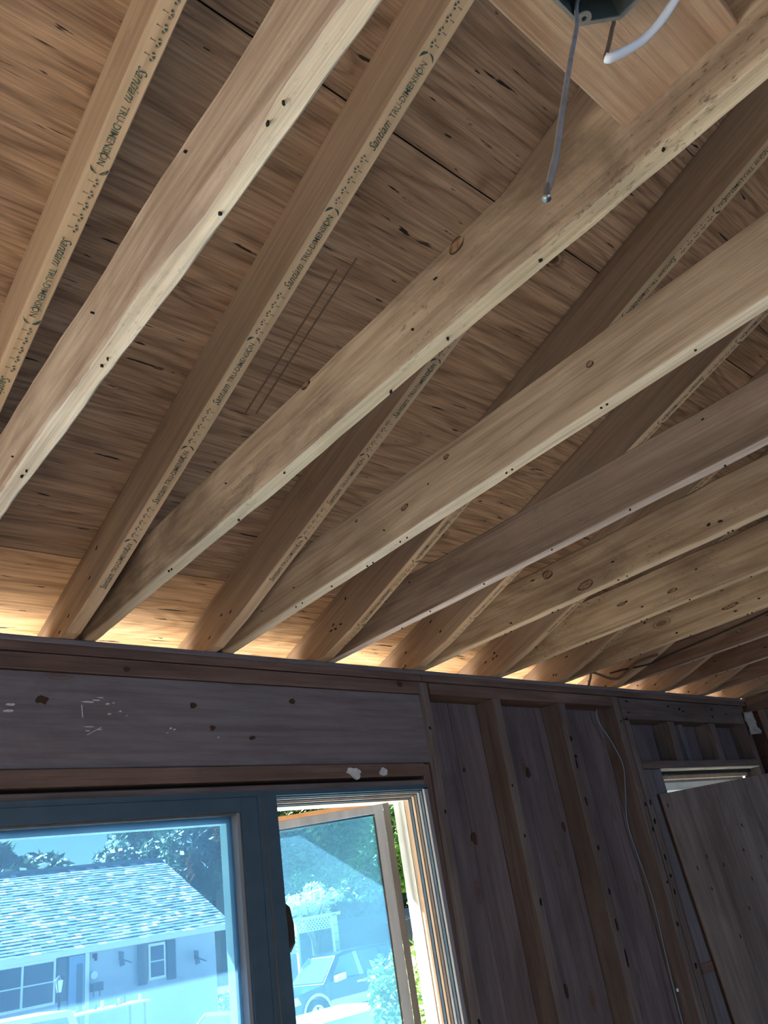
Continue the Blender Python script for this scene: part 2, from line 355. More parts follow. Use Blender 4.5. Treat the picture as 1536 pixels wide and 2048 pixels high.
# stamped lettering on the rafters
def text_mesh(body, size, shear=0):
    c = bpy.data.curves.new('stamp', 'FONT'); c.body = body; c.size = size; c.shear = shear; c.resolution_u = 2; c.offset = .0001
    o = bpy.data.objects.new('stamp', c); COL.objects.link(o); bpy.context.view_layer.update()
    me = bpy.data.meshes.new_from_object(o.evaluated_get(bpy.context.evaluated_depsgraph_get()))
    v = [tuple(q.co) for q in me.vertices]; f = [tuple(p.vertices) for p in me.polygons]
    bpy.data.objects.remove(o); bpy.data.meshes.remove(me); return v, f
T_S = text_mesh('Santiam', .0235, .45); T_T = text_mesh('TRU-DIMENS', .0165); T_I = text_mesh('ION', .0165)
def stamp_unit():
    """one print of length .285: text then arc then five little trees; u along, v up"""
    b = MB()
    def add(T, u, v, sx=1, sy=1):
        n = len(b.v); xs = [p[0] for p in T[0]]; x0 = min(xs)
        b.v += [(u + (p[0] - x0) * sx, v + p[1] * sy, 0) for p in T[0]]; b.f += [tuple(i + n for i in q) for q in T[1]]
        return u + (max(xs) - x0) * sx
    e = add(T_S, 0, -.006, .72, 1.0)
    e = add(T_T, e + .006, -.005, .78, 1.0)
    e = add(T_I, e + .001, -.005, .78, 1.0)
    def arc(cx, cy, r, a0, a1, wmax, n=8):
        for i in range(n):
            p, q = a0 + (a1 - a0) * i / n, a0 + (a1 - a0) * (i + 1) / n
            w0, w1 = wmax * math.sin(math.pi * i / n) + .0004, wmax * math.sin(math.pi * (i + 1) / n) + .0004
            b.poly([(cx + math.cos(p) * (r - w0), cy + math.sin(p) * (r - w0), 0), (cx + math.cos(q) * (r - w1), cy + math.sin(q) * (r - w1), 0),
                    (cx + math.cos(q) * (r + w1), cy + math.sin(q) * (r + w1), 0), (cx + math.cos(p) * (r + w0), cy + math.sin(p) * (r + w0), 0)])
    arc(.157, .001, .0135, -1.2, .05, .0012); arc(.157, .001, .0135, .25, 1.5, .0022)
    arc(.150, .001, .0125, 2.3, 4.0, .0006)
    for k in range(5):
        u = .185 + k * .0205
        for a in (-.9, 0, .9):        # a trefoil of three tufts on a stem
            cx, cy = u + math.sin(a) * .0048, .001 + math.cos(a) * .0048
            for j in range(3):
                t0 = a + (j - 1) * .55
                b.poly([(cx - math.cos(t0) * .0007, cy + math.sin(t0) * .0007, 0), (cx + math.cos(t0) * .0007, cy - math.sin(t0) * .0007, 0),
                        (cx + math.sin(t0) * .0048 + .0006, cy + math.cos(t0) * .0048, 0), (cx + math.sin(t0) * .0048 - .0006, cy + math.cos(t0) * .0048, 0)])
        b.poly([(u - .0006, -.006, 0), (u + .0006, -.006, 0), (u + .0005, .002, 0), (u - .0005, .002, 0)])
        b.poly([(u - .0018, -.0062, 0), (u + .0018, -.0062, 0), (u + .0018, -.0055, 0), (u - .0018, -.0055, 0)])
    return b
SU = stamp_unit()
rafter_fix = {0: (.0224, .035, .0), 1: (-.0026, .0365, .0), 3: (-.012, .040, -.0055), 4: (-.014, .038, 0)}
flip = {0: True, 1: False, 2: False, 3: True, 4: True, 5: False, 6: True, 7: False, 8: False, 9: True, 10: False}
phase = {0: .062, 1: -.052, 2: .06, 3: .01, 4: .11, 5: .03}
rafter_lab = {
 0: 'stamped tan roof rafter at the upper left edge, left of the palest ragged joist',
 1: 'long stamped roof rafter just right of the palest ragged joist, lettering fully readable',
 2: 'stamped roof rafter reaching the wall over the open casement, crossing behind the mossy joist',
 3: 'broad brown roof rafter with a dark broken knot, passing behind the clean fir joist',
 4: 'roof rafter passing behind the dark grey-brown joist, thin stamped edge lit tan',
 5: 'roof rafter behind the joist with two large knots, just right of the casement',
 6: 'roof rafter sixth from the leftmost one, its foot glowing above the second wall stud',
 7: 'roof rafter whose foot has the looping brown cable beside it',
 8: 'roof rafter just right of the looping cable, foot glowing orange',
 9: 'second roof rafter from the right-hand corner, foot glowing orange',
 10: 'last roof rafter, next to the right-hand corner of the room'}
def rafter(k):
    x0, w_, yaw = rafter_fix.get(k, (-.002, .0365, 0))
    xr = (k - 1) * S - .0381 + x0
    Xd = Vector((yaw, -CT, ST)); org = Vector((xr - w_, 0, ZR0)) - Vector((0, -CT, ST)) * (TAIL / CT)
    st = []; L = (TAIL - RIDGE) / CT - .03
    x = 0
    while x < L: st.append(x); x += .14
    st.append(L)
    a = (TAIL - .105) / CT; bb = (TAIL + .079) / CT
    st = sorted([q for q in st if abs(q - a) > .02] + [a - .0005, a + .0005])
    def clip(x, y, z):
        wy = TAIL - x * CT + z * ST; wz = ZR0 - TAIL * TT + x * ST + z * CT
        if a < x and wz < H and z < RH / 2: z += (H - wz) / CT
        return z
    o, mw = member('rafter', org, Xd, (1, 0, 0), L, w_, RH, M['rafter'], stations=st, wane=.0006, ch=.0015, clip=clip, sd=k + 50, under=M['uplit_stamp'])
    tag(o, rafter_lab[k], 'rafter', 'stamped roof rafters')
    # ink stamps (parts lying on the underside)
    if k <= 6:
        b = MB(); base = phase.get(k, .05); per = .2865
        for i in range(-1, 11):
            s0 = .519 + (i - 1) * per + base + .052 if not flip[k] else .519 + i * per + base
            lx0 = TAIL / CT + s0
            if lx0 < TAIL / CT + .1 or lx0 > L - .35: continue
            n = len(b.v)
            for u, v, _ in SU.v:
                if flip[k]: b.v.append((lx0 + .15 - u, w_ / 2 + v, -.0013))
                else: b.v.append((lx0 + u, w_ / 2 - v, -.0013))
            b.f += [tuple(q + n for q in f) for f in SU.f]
        so = b.build('ink_stamp', M['ink'], o, recalc=False); so['label'] = 'faded green printed mill stamp with small trees'
    pts = []
    rs = random.Random(k * 3 + 1)
    for i in range(5): pts.append((TAIL / CT + rs.uniform(-.12, .25) + .05, rs.uniform(.03, .11), .006, .003))
    disc_part('nail_marks', o, pts, M['hole'], 'left', 'stuff', thick=-.0018)
    return o
for k in range(0, 11): rafter(k)

joist_fix = {0: (.0258, -.022, -.0075, .130, .033), 1: (.0203, -.0187, .0015, .128, .0356), 2: (.0207, -.0019, .0181, .134, .0385),
             3: (-.012, -.0035, -.0069, .1287, .0355), 4: (-.0103, .0009, .0044, .135, .0375)}
joist_mat = {0: 'joist_pale', 1: 'joist_mossy', 2: 'joist_fir', 3: 'joist_grey', 4: 'joist_old', 5: 'joist_old', 6: 'joist_old', 7: 'joist_dark', 8: 'joist_dark', 9: 'joist_dark', 10: 'joist_old'}
joist_lab = {
 0: 'palest ceiling joist, nearest at the left, with a ragged torn lower edge',
 1: 'mossy grey-brown ceiling joist with a ringed round knot, touching the wooden block',
 2: 'clean fir ceiling joist with small brown knots and a pale underside',
 3: 'dark grey-brown ceiling joist with wavy grain and a whitish lower edge',
 4: 'stained ceiling joist carrying two large dark knots side by side',
 5: 'yellowish ceiling joist spotted with black nail holes, below the two-knot joist',
 6: 'ceiling joist with a dark split and a grey plug near its right end',
 7: 'brown ceiling joist with the thin black cable running along its side',
 8: 'dark red-brown ceiling joist just right of the cable-carrying one',
 9: 'dark short-looking ceiling joist second from the right corner',
 10: 'last ceiling joist, against the right-hand wall corner'}
def joist(k):
    x0, a, b_, h_, w_ = joist_fix.get(k, (0, 0, 0, .134, .036))
    xr = (k - 1) * S + x0 - a * .085
    org = Vector((xr - w_, .085, H + .0005))
    def clip(x, y, z):
        wy = .085 - x; roof = ZS - TT * wy - .006 - H
        return min(z, max(roof, .01)) if x < .6 else z
    o, mw = member('ceiling_joist', org, (a, -1, b_), (1, 0, 0), 7.35, w_, h_, M[joist_mat[k]], stations=([i * .02 for i in range(0, 120)] if k == 0 else [i * .06 for i in range(0, 40)]) + [2.4 + i * .25 for i in range(20)] + [7.35],
                   wane=.003 if k in (0, 1, 4, 5) else .0018, ch=.0022, clip=clip, ragged=.022 if k == 0 else (.004 if k == 1 else 0), sd=k + 11, under=M[{0: 'uplit_white', 1: 'uplit_mossy', 2: 'uplit_white', 3: 'uplit_grey'}.get(k, 'uplit_tan' if k < 7 else 'uplit_grey')])
    tag(o, joist_lab[k], 'joist', 'ceiling joists')
    rs = random.Random(k + 5); pts = []
    x = .25
    while x < 2.2:
        x += rs.uniform(.12, .34)
        e = rs.choice((.009, w_ - .009, w_ * .5)); pts.append((x, e, rs.uniform(.0016, .0028), .0018))
        if rs.random() < .3: pts.append((x + rs.uniform(.01, .03), e + .001, .002, .0014))
    disc_part('nail_holes', o, pts, M['hole'], 'bottom', 'stuff')
    pts = []
    for i in range(12 if k >= 4 else 4): pts.append((rs.uniform(.15, 2.0), rs.uniform(.012, .11), rs.uniform(.0025, .005) * (1.3 if k >= 4 else .6), rs.uniform(.0012, .0028) * (1.2 if k >= 4 else .7)))
    disc_part('surface_marks', o, pts, M['hole'], 'left', 'stuff')
    return o
J = {k: joist(k) for k in range(0, 11)}
def knot(k, y, z, rx, rz):
    o = J[k]; lx = .085 - y; lz = z - H
    r = disc_part('knot', o, [(lx, lz, rx * .95, rz * .95)], M['knot_rim'], 'left', thick=-.0006, wob=.45)
    disc_part('knot_core', r, [(lx + .001, lz, rx * .78, rz * .74)], M['knot'], 'left', thick=-.0001, wob=.45)
knot(1, -1.407, 2.553, .017, .012); knot(1, -1.02, 2.560, .012, .006)
knot(2, -.961, 2.545, .008, .006); knot(2, -.811, 2.497, .012, .007); knot(2, -1.342, 2.527, .009, .006); knot(2, -.646, 2.545, .004, .004)
knot(4, -.619, 2.545, .022, .013); knot(4, -.736, 2.462, .032, .012)
knot(5, -.79, 2.485, .018, .007); knot(5, -.60, 2.51, .016, .006); knot(6, -.788, 2.482, .035, .007); knot(7, -.624, 2.49, .012, .008)

# roof sheathing: panels as parts of the ceiling
ceil = tag(empty('ceiling'), kind='structure'); ceil['label'] = 'brown plywood roof sheathing seen from below'
def rows():
    edges = [(-TAIL / CT - .02, .139), (.142, 1.358), (1.361, 2.58), (2.583, -RIDGE / CT)]
    starts = [.74, .74, -.06, .74]
    for (s0, s1), st in zip(edges, starts):
        x = st - 2.4384 * 2
        while x < XR + .3:
            xa, xb = max(x, XL - .3), min(x + 2.4354, XR + .35); x += 2.4384
            if xb - xa > .1: yield s0, s1, xa, xb
for s0, s1, xa, xb in rows():
    b = MB(); b.box(0, xb - xa, 0, s1 - s0, 0, .0125)
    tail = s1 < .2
    o = b.build('plywood_panel', M['ply_eave_glow' if tail else 'ply'], ceil)
    o.matrix_world = Matrix(((1, 0, 0, xa), (0, -CT, ST, -s0 * CT), (0, ST, CT, ZS + s0 * ST + .0005), (0, 0, 0, 1)))
b = MB(); Lr = (TAIL + .06 - RIDGE) / CT; b.box(0, XR - XL + .7, 0, Lr, .016, .04)
o = b.build('roofing', M['roofing'], ceil); o.matrix_world = Matrix(((1, 0, 0, XL - .35), (0, -CT, ST, (TAIL + .05)), (0, ST, CT, ZS - (TAIL + .05) * TT), (0, 0, 0, 1)))
# far slope beyond the ridge
yb = -7.4; zr = ZS - RIDGE * TT
b = MB(); b.prism([(RIDGE, zr), (yb - .6, zr + (yb - .6 - RIDGE) * TT), (yb - .6, zr + (yb - .6 - RIDGE) * TT + .04), (RIDGE, zr + .045)], 0, XR - XL + .7)
o = b.build('rear_roof_slope', M['ply'], ceil); o.matrix_world = Matrix(((0, 1, 0, XL - .35), (1, 0, 0, 0), (0, 0, 1, 0), (0, 0, 0, 1)))
b = MB()
b.box(XL, XR, RIDGE - .02, RIDGE + .018, zr - .2, zr - .012); b.build('ridge_board', M['rafter'], ceil)
# chalk lines and a dark gouge on the sheathing
b = MB()
for xx, s0, s1 in ((.117, .69, 1.12), (.092, .68, 1.08)):
    for i in range(14):
        a0 = s0 + (s1 - s0) * i / 14; a1 = a0 + (s1 - s0) / 14 * 1.0
        b.poly([(xx - .0016, -a0 * CT, ZS + a0 * ST - .0008), (xx + .0025, -a0 * CT, ZS + a0 * ST - .0008), (xx + .0025, -a1 * CT, ZS + a1 * ST - .0008), (xx - .0025, -a1 * CT, ZS + a1 * ST - .0008)])
b.build('chalk_marks', M['pencil'], ceil, kind='stuff')
# eave: fascia
b = MB(); b.box(XL - .3, XR + .3, TAIL + .002, TAIL + .024, 2.19, ZS - TAIL * TT - .012); f = b.build('trim_1', M['cream'])
f['kind'] = 'structure'; f['label'] = 'cream fascia board along the eave outside'

# ------------------------------------------------------------------ the window wall
wall = tag(empty('wall_front'), kind='structure'); wall['label'] = 'open stud wall with the windows'
def hstick(name, x0, x1, z0, z1, y0=0., y1=.089, mat='plate', **k):
    o, _ = member(name, (x0, y0, z0), (1, 0, 0), (0, 1, 0), x1 - x0, y1 - y0, z1 - z0, M[mat], wall, seg=.15, **k); return o
def vstick(name, x0, w_, z0, z1, lean=.0, y0=0., y1=.089, mat='stud', **k):
    # x0 : left edge at the top z1
    o, _ = member(name, (x0 - lean * (z1 - z0), y0, z0), (lean, 0, 1), (1, 0, 0), z1 - z0, w_, y1 - y0, M[mat], wall, seg=.15, **k); return o
def holes(o, pts, name='nail_holes'):      # on the room face of a vertical stick: local z = depth, room face z = 0
    disc_part(name, o, pts, M['hole'], 'bottom', 'stuff')
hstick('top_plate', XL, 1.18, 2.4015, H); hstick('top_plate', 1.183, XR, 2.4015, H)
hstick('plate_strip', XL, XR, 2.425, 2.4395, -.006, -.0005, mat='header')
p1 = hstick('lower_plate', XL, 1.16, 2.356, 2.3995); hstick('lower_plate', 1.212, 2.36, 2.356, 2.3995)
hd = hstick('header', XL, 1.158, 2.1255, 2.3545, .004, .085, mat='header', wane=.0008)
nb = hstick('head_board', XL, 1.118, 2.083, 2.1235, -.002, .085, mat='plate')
hstick('shim_board', XL, 1.112, 2.047, 2.072, .004, .08, mat='stud')
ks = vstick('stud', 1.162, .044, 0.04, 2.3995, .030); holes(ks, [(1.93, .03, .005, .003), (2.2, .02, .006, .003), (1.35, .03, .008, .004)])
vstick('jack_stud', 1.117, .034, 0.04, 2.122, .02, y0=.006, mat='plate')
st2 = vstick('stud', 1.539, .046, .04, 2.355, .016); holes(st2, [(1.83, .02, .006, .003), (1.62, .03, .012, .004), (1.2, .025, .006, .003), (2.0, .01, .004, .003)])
st3 = vstick('stud', 1.944, .050, .04, 2.355, .022)
holes(st3, [(2.17, .032, .012, .005), (2.10, .034, .006, .009), (2.07, .028, .016, .004), (1.93, .03, .014, .004), (1.76, .034, .010, .004), (1.61, .036, .012, .003), (1.50, .03, .016, .004), (1.39, .04, .024, .004)])
st4 = vstick('stud', 2.362, .0435, .04, 2.3995, .022)
holes(st4, [(2.25, .02, .004, .003), (1.9, .03, .009, .004), (1.8, .034, .008, .004), (1.6, .03, .005, .004), (1.45, .02, .010, .004)])
tr4 = vstick('trimmer_stud', 2.412, .041, .04, 2.296, .022)
holes(tr4, [(1.905, .02, .010, .005), (1.83, .012, .012, .006), (1.69, .014, .012, .004), (1.62, .016, .008, .006), (1.56, .012, .010, .005), (1.3, .015, .012, .005), (2.26, .02, .006, .005)])
hd2 = hstick('header', 2.413, 3.63, 2.30, 2.3975, 0, .085, mat='stud')
disc_part('nail_holes', hd2, [(.06, .08, .01, .004), (.05, .03, .005, .004), (.42, .07, .005, .005), (.52, .06, .008, .006), (.55, .05, .008, .004), (.86, .07, .006, .005), (.84, .03, .005, .005), (1.0, .05, .004, .004)], M['hole'], 'left', 'stuff')
vstick('cripple_stud', 2.786, .055, 2.118, 2.298, .07); vstick('cripple_stud', 3.197, .06, 2.118, 2.298, .07)
vstick('cripple_stud', 2.97, .04, 2.118, 2.298, 0, y0=.05, y1=.088, mat='header')
hstick('rough_head', 2.45, 3.60, 2.083, 2.117, -.001, .087, mat='stud')
vstick('blocking', 2.456, .143, .3, 2.08, .0, y0=.004, y1=.06, mat='header')
vstick('stud', 3.60, .045, .04, 2.3995, .03, mat='stud')
hstick('bottom_plate', XL, XR, 0, .038)
hstick('window_sill', XL, 1.118, .86, .90)
for i in range(10): vstick('cripple_stud', XL + .1 + i * S, .04, .04, .86)
hstick('sill_plate', 2.45, 3.6, 1.3, 1.338)
# exterior boards closing the bays
seams = [1.10, 1.385, 1.65, 1.90, 2.16, 2.45, 2.60]
def boardp(x0, x1, z0, z1, **k):
    o, _ = member('sheathing_board', (x0, .0895, z0), (0, 0, 1), (1, 0, 0), z1 - z0, x1 - x0, .018, M['board'], wall, seg=.4, wane=.0005, ch=.0018); return o
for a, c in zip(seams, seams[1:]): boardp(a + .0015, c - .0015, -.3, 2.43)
xs = [2.60, 2.86, 3.02, 3.30, 3.62, XR + .1]
for a, c in zip(xs, xs[1:]): boardp(a + .0015, c - .0015, 2.085, 2.43); boardp(a + .0015, c - .0015, -.3, 1.32)
boardp(3.62, XR + .1, 1.3, 2.1)
bl = [XL - .1 + i * .25 for i in range(19)]
for a in bl:
    if a + .25 < 1.12: boardp(a + .0015, a + .2485, 2.05, 2.43); boardp(a + .0015, a + .2485, -.3, .88)
# torn plaster and scratches on the header
b = MB()
def patch(b, x, z, rx, rz, y=.0005, n=11):
    s0 = random.random() * 50; ring = []
    for k in range(n):
        a = 2 * math.pi * k / n; q = .7 + .6 * abs(noise.noise((math.cos(a) * 1.7 + s0, math.sin(a) * 1.7, 0))) + random.uniform(-.1, .1)
        ring.append((x + math.cos(a) * rx * q, z + math.sin(a) * rz * q))
    i0 = len(b.v); b.v += [(u, y - .002, v) for u, v in ring] + [(u, y + .006, v) for u, v in ring]
    b.f.append(tuple(i0 + k for k in range(n))); b.f += [(i0 + k, i0 + n + k, i0 + n + (k+1) % n, i0 + (k+1) % n) for k in range(n)]
for x, z, rx, rz in ((.0, 2.283, .018, .002), (.02, 2.288, .012, .0015), (.03, 2.295, .010, .001), (.05, 2.28, .006, .002), (.065, 2.283, .004, .0015), (.082, 2.262, .004, .002),
                     (.055, 2.255, .005, .0015), (.22, 2.222, .003, .003), (.23, 2.219, .003, .002), (.005, 2.222, .014, .001), (.03, 2.216, .008, .001), (-.18, 2.27, .012, .003), (-.185, 2.255, .016, .003),
                     (.0, 2.212, .006, .001), (.21, 2.21, .002, .001), (.10, 2.252, .002, .001), (.36, 2.20, .002, .0015)): patch(b, x, z, rx, rz)
b.bar((-.015, .003, 2.276), (-.012, .003, 2.245), .002, .003, (0, 1, 0)); b.bar((.0, .003, 2.203), (.035, .003, 2.222), .0016, .003, (0, 1, 0))
b.build('plaster_scratches', M['plaster'], wall, kind='stuff')
b = MB(); patch(b, .812, 2.100, .030, .014, -.004, 17); patch(b, .822, 2.088, .018, .012, -.0042, 13); patch(b, .935, 2.097, .020, .014, -.004, 15); o = b.build('plaster_remnant', M['plaster'], wall)
b = MB()
for x, z, rx, rz in ((.29, 2.285, .012, .010), (.345, 2.225, .010, .008), (.47, 2.20, .012, .006), (.62, 2.31, .012, .010), (-.11, 2.285, .02, .012), (.10, 2.372, .01, .008), (1.07, 2.385, .014, .012)):
    patch(b, x, z, rx, rz, .0045 if z < 2.35 else -.001)
b.build('knot', M['knot_rim'], wall)
for x, z, rx, rz in ((1.764, 2.096, .018, .028), (1.906, 1.894, .014, .026), (1.389, 1.886, .02, .026), (1.633, 1.611, .014, .018), (1.406, 2.115, .010, .012), (1.573, 2.107, .010, .014), (1.99, 1.763, .012, .014), (2.03, 1.49, .012, .02), (1.70, 1.38, .014, .03)):
    b = MB(); patch(b, x, z, rx * .8, rz * .8, .088); b.build('knot', M['knot_rim'], wall)

# ------------------------------------------------------------------ the large window
win = tag(empty('window_1'), kind='structure'); win['label'] = 'large dark window with a fixed pane and an open casement'
WL = -2.6
# stepped head and right jamb (each lip its own strip)
lips = [(1.101, 2.0445, 'frame_grey'), (1.0975, 2.0405, 'frame_veiled'), (1.0945, 2.037, 'frame_grey'), (1.0915, 2.0335, 'frame_brown'), (1.0885, 2.030, 'frame_tan'), (1.0855, 2.0265, 'frame_veiled'), (1.083, 2.0235, 'frame_tan')]
for i, (x, z, mn) in enumerate(lips):
    y0 = -.004 + i * .0105; y1 = y0 + .0095
    b = MB(); b.box(x - .0035, x + .012, y0, y1, .90, z); b.build('jamb_strip', M[mn], win)
    b = MB(); b.box(WL, x + .012, y0, y1, z - .0035, z + .010); b.build('head_strip', M[mn if i else 'frame_veiled'], win)
b = MB(); b.box(1.083, 1.113, .070, .0835, .90, 2.036); b.build('jamb', M['frame_tan'], win)
b = MB(); b.box(1.081, 1.113, .084, .112, .90, 2.036); b.build('jamb', M['frame_white'], win)
b = MB(); b.box(1.086, 1.16, .1125, .14, .85, 2.06); b.build('exterior_casing', M['frame_white'], win)
b = MB(); b.box(WL, 1.085, .0705, .14, 2.022, 2.046); b.build('frame_head', M['frame_white'], win)
b = MB(); b.box(WL, 1.10, -.01, .14, .88, .92); b.build('sill', M['frame_veiled'], win)
# mullion post and fixed sash
b = MB(); b.box(.462, .524, -.008, .11, .92, 2.0405); m_ = b.build('mullion', M['frame_veiled'], win)
b = MB(); b.box(.478, .482, -.0095, -.0078, .92, 2.04); b.build('bead', M['frame_brown'], m_)
fs = empty('fixed_sash', (0, 0, 0), win)
def sash_box(nm, x0, x1, y0, y1, z0, z1, mt):
    b = MB(); b.box(x0, x1, y0, y1, z0, z1); return b.build(nm, M[mt], fs)
sash_box('stile', .412, .4615, -.006, .04, .92, 2.040, 'frame_veiled'); sash_box('rail', WL, .4115, -.006, .04, 2.004, 2.040, 'frame_veiled')
sash_box('stile', -1.30, -1.25, -.006, .04, .92, 2.0035, 'frame_veiled')
sash_box('glazing_bead', .402, .4118, .004, .03, .92, 2.0035, 'frame_grey'); sash_box('glazing_bead', -1.25, .402, .004, .03, 1.9985, 2.0035, 'frame_brown')
sash_box('storm_frame', .392, .44, .0415, .075, .92, 2.02, 'frame_green'); sash_box('storm_frame', -1.25, .392, .0415, .075, 1.984, 2.02, 'frame_green')
sash_box('glass_pane', -1.25, .4018, .030, .034, .92, 1.9983, 'glass_dusty')
b = MB()
for x, z in ((.352, 1.972), (.350, 1.958), (.352, 1.944)):
    b.box(x - .008, x + .008, .0285, .0297, z - .0012, z + .0012); b.box(x - .001, x + .001, .0285, .0297, z - .006, z)
for (x, z, q) in ((.27, 1.90, .5), (.276, 1.885, -.3), (.272, 1.87, .2), (.28, 1.86, -.1)):
    b.bar((x - .008, .029, z - .008), (x + .006, .029, z + .010 + q * .004), .003, .0008, (0, 1, 0))
b.build('paint_smears', M['frame_white'], fs)
# black latch on the mullion edge
b = MB(); b.tube([(.527, .01, 1.775), (.529, -.006, 1.76), (.531, -.012, 1.72), (.530, -.012, 1.68), (.528, .0, 1.662)], [.004, .007, .008, .008, .005]); b.build('latch', M['black'], m_, smooth=True)
# open casement sash: hinged on the right, swung outwards
cs = empty('casement_sash', (1.046, .098, 0), win); D = Vector((-.745, .667, 0)).normalized(); Nn = Vector((-D.y, D.x, 0))
SW = .47
mcs = Matrix(((D.x, Nn.x, 0, 1.046), (D.y, Nn.y, 0, .118), (0, 0, 1, .021), (0, 0, 0, 1)))
def cbox(nm, u0, u1, v0, v1, z0, z1, mt):
    b = MB(); b.box(u0, u1, v0, v1, z0, z1); o = b.build(nm, M[mt], cs); o.matrix_basis = Matrix.Translation((-1.046, -.098, 0)) @ mcs; return o
cbox('stile', 0, .020, -.018, .018, .93, 2.012, 'frame_brown'); cbox('stile', .0205, .050, -.010, .016, .93, 2.012, 'frame_grey')
cbox('stile', SW - .045, SW, -.015, .018, .93, 2.012, 'frame_grey')
cbox('rail', .0505, SW - .046, -.010, .016, 1.976, 2.000, 'frame_grey'); cbox('rail', .0505, SW - .046, -.014, .018, 2.0005, 2.014, 'frame_orange')
cbox('rail', .0505, SW - .046, -.010, .016, .93, .98, 'frame_grey')
cbox('glazing_bead', .0505, SW - .046, -.006, .0, 1.970, 1.9755, 'frame_brown'); cbox('glazing_bead', .0505, .056, -.006, .0, .98, 1.969, 'frame_brown')
cbox('glass_pane', .056, SW - .046, .001, .005, .98, 1.9755, 'glass_sash')

# ------------------------------------------------------------------ small window behind the leaning panel
w2 = tag(empty('window_2'), kind='structure'); w2['label'] = 'small high window half hidden by the leaning panel'
def w2b(nm, x0, x1, y0, y1, z0, z1, mt):
    b = MB(); b.box(x0, x1, y0, y1, z0, z1); return b.build(nm, M[mt], w2)
w2b('head', 2.60, 3.60, .0, .05, 2.078, 2.0825, 'cream'); w2b('head', 2.604, 3.60, .0505, .075, 2.064, 2.0825, 'black')
w2b('head', 2.604, 3.60, .0755, .11, 2.048, 2.0825, 'frame_tan'); w2b('head', 2.604, 3.60, .1105, .13, 2.036, 2.0825, 'frame_grey')
w2b('jamb', 2.601, 2.622, .06, .13, 1.34, 2.0355, 'frame_grey'); w2b('jamb', 3.58, 3.60, .06, .13, 1.34, 2.0355, 'frame_grey')
w2b('sill', 2.60, 3.60, .0, .14, 1.34, 1.36, 'frame_grey')
w2b('rail', 2.6225, 3.58, .09, .11, 2.0, 2.034, 'frame_white'); w2b('glass_pane', 2.6225, 3.58, .098, .102, 1.36, 1.9995, 'glass_clear')

# leaning plywood sheet
a = math.radians(3.3); Xd = Vector((-math.sin(a), -.0, math.cos(a)))
sheet, _ = member('plywood_sheet', Vector((2.492, -.024, 1.972)) - Xd * 1.955 , Xd, (math.cos(a), 0, math.sin(a)), 1.955, 1.18, .0125, M['leaning'], seg=.2, wane=.0008)
tag(sheet, 'weathered grey plywood sheet leaning askew over the small window', 'plywood')
pts = [(1.955 - d, e, .007, .0022) for d, e in ((.31, .09), (.40, .15), (.42, .53), (.35, .70), (.33, .32), (.30, .55), (.20, .62), (.05, .02), (.6, .25), (.62, .55), (.52, .41), (.75, .7), (.28, .2), (.9, .5))]
disc_part('dark_marks', sheet, pts, M['knot_rim'], 'bottom', 'stuff')

# ------------------------------------------------------------------ other walls, floor
wr = tag(empty('wall_right'), kind='structure'); wr['label'] = 'right-hand stud wall with insulation'
def wbox(nm, x0, x1, y0, y1, z0, z1, mt, par):
    b = MB(); b.box(x0, x1, y0, y1, z0, z1); return b.build(nm, M[mt], par)
for z0, z1 in ((2.4015, H), (2.363, 2.40)):
    member('top_plate', (XR - .03, -7.4, z0), (0, 1, 0), (-1, 0, 0), 7.395, .089, z1 - z0, M['plate'], wr)[0].location.x = XR + .06
for i in range(18):
    o, _ = member('stud', (XR - .03, -.05 - i * S - .04, .0), (0, 0, 1), (0, 1, 0), 2.362, .04, .089, M['stud'], wr, seg=.4)
    o.matrix_world = frame_mat((XR - .03 + .089, -.05 - i * S - .04, 0), (0, 0, 1), (0, 1, 0))
for i in range(17):
    b = MB(); n0 = 12
    y0 = -.05 - i * S - .045; y1 = y0 - (S - .05)
    vv = []
    for r in range(25):
        for c in range(7):
            zz = 2.34 * r / 24; yy = y0 + (y1 - y0) * c / 6
            vv.append((XR + .012 + noise.noise((yy * 9, zz * 7, i)) * .018 + .02 * (abs(c - 3) / 3) ** 2, yy, zz))
    b.v = vv; b.f = [(r*7+c, r*7+c+1, (r+1)*7+c+1, (r+1)*7+c) for r in range(24) for c in range(6)]
    b.build('insulation_batt', M['insulation'], wr, smooth=True)
wbox('sheathing', XR + .065, XR + .085, -7.4, .1, -.3, 2.44, 'board', wr)
b = MB(); b.prism([(.10, 2.441), (RIDGE, zr), (-7.4, 2.441)], XR + .065, XR + .085); o = b.build('gable', M['board'], wr); o.matrix_world = Matrix(((0, 1, 0, 0), (1, 0, 0, 0), (0, 0, 1, 0), (0, 0, 0, 1)))
wl = tag(empty('wall_left'), kind='structure'); wl['label'] = 'unseen left wall with an opening added for the fill lamp'  # opening added as a seat for the side fill lamp
wbox('wall_panel', XL - .1, XL, -7.4, -3.0, 0, 2.44, 'drywall', wl); wbox('wall_panel', XL - .1, XL, -1.4, .1, 0, 2.44, 'drywall', wl); wbox('wall_panel', XL - .1, XL, -3.0, -1.4, 2.1, 2.44, 'drywall', wl)
b = MB(); b.prism([(.10, 2.441), (RIDGE, zr), (-7.4, 2.441)], XL - .1, XL); o = b.build('gable', M['board'], wl); o.matrix_world = Matrix(((0, 1, 0, 0), (1, 0, 0, 0), (0, 0, 1, 0), (0, 0, 0, 1)))
wb = tag(empty('wall_back'), kind='structure'); wb['label'] = 'unseen back wall with an opening added for the fill lamp'  # opening added where the blue back fill lamp stands
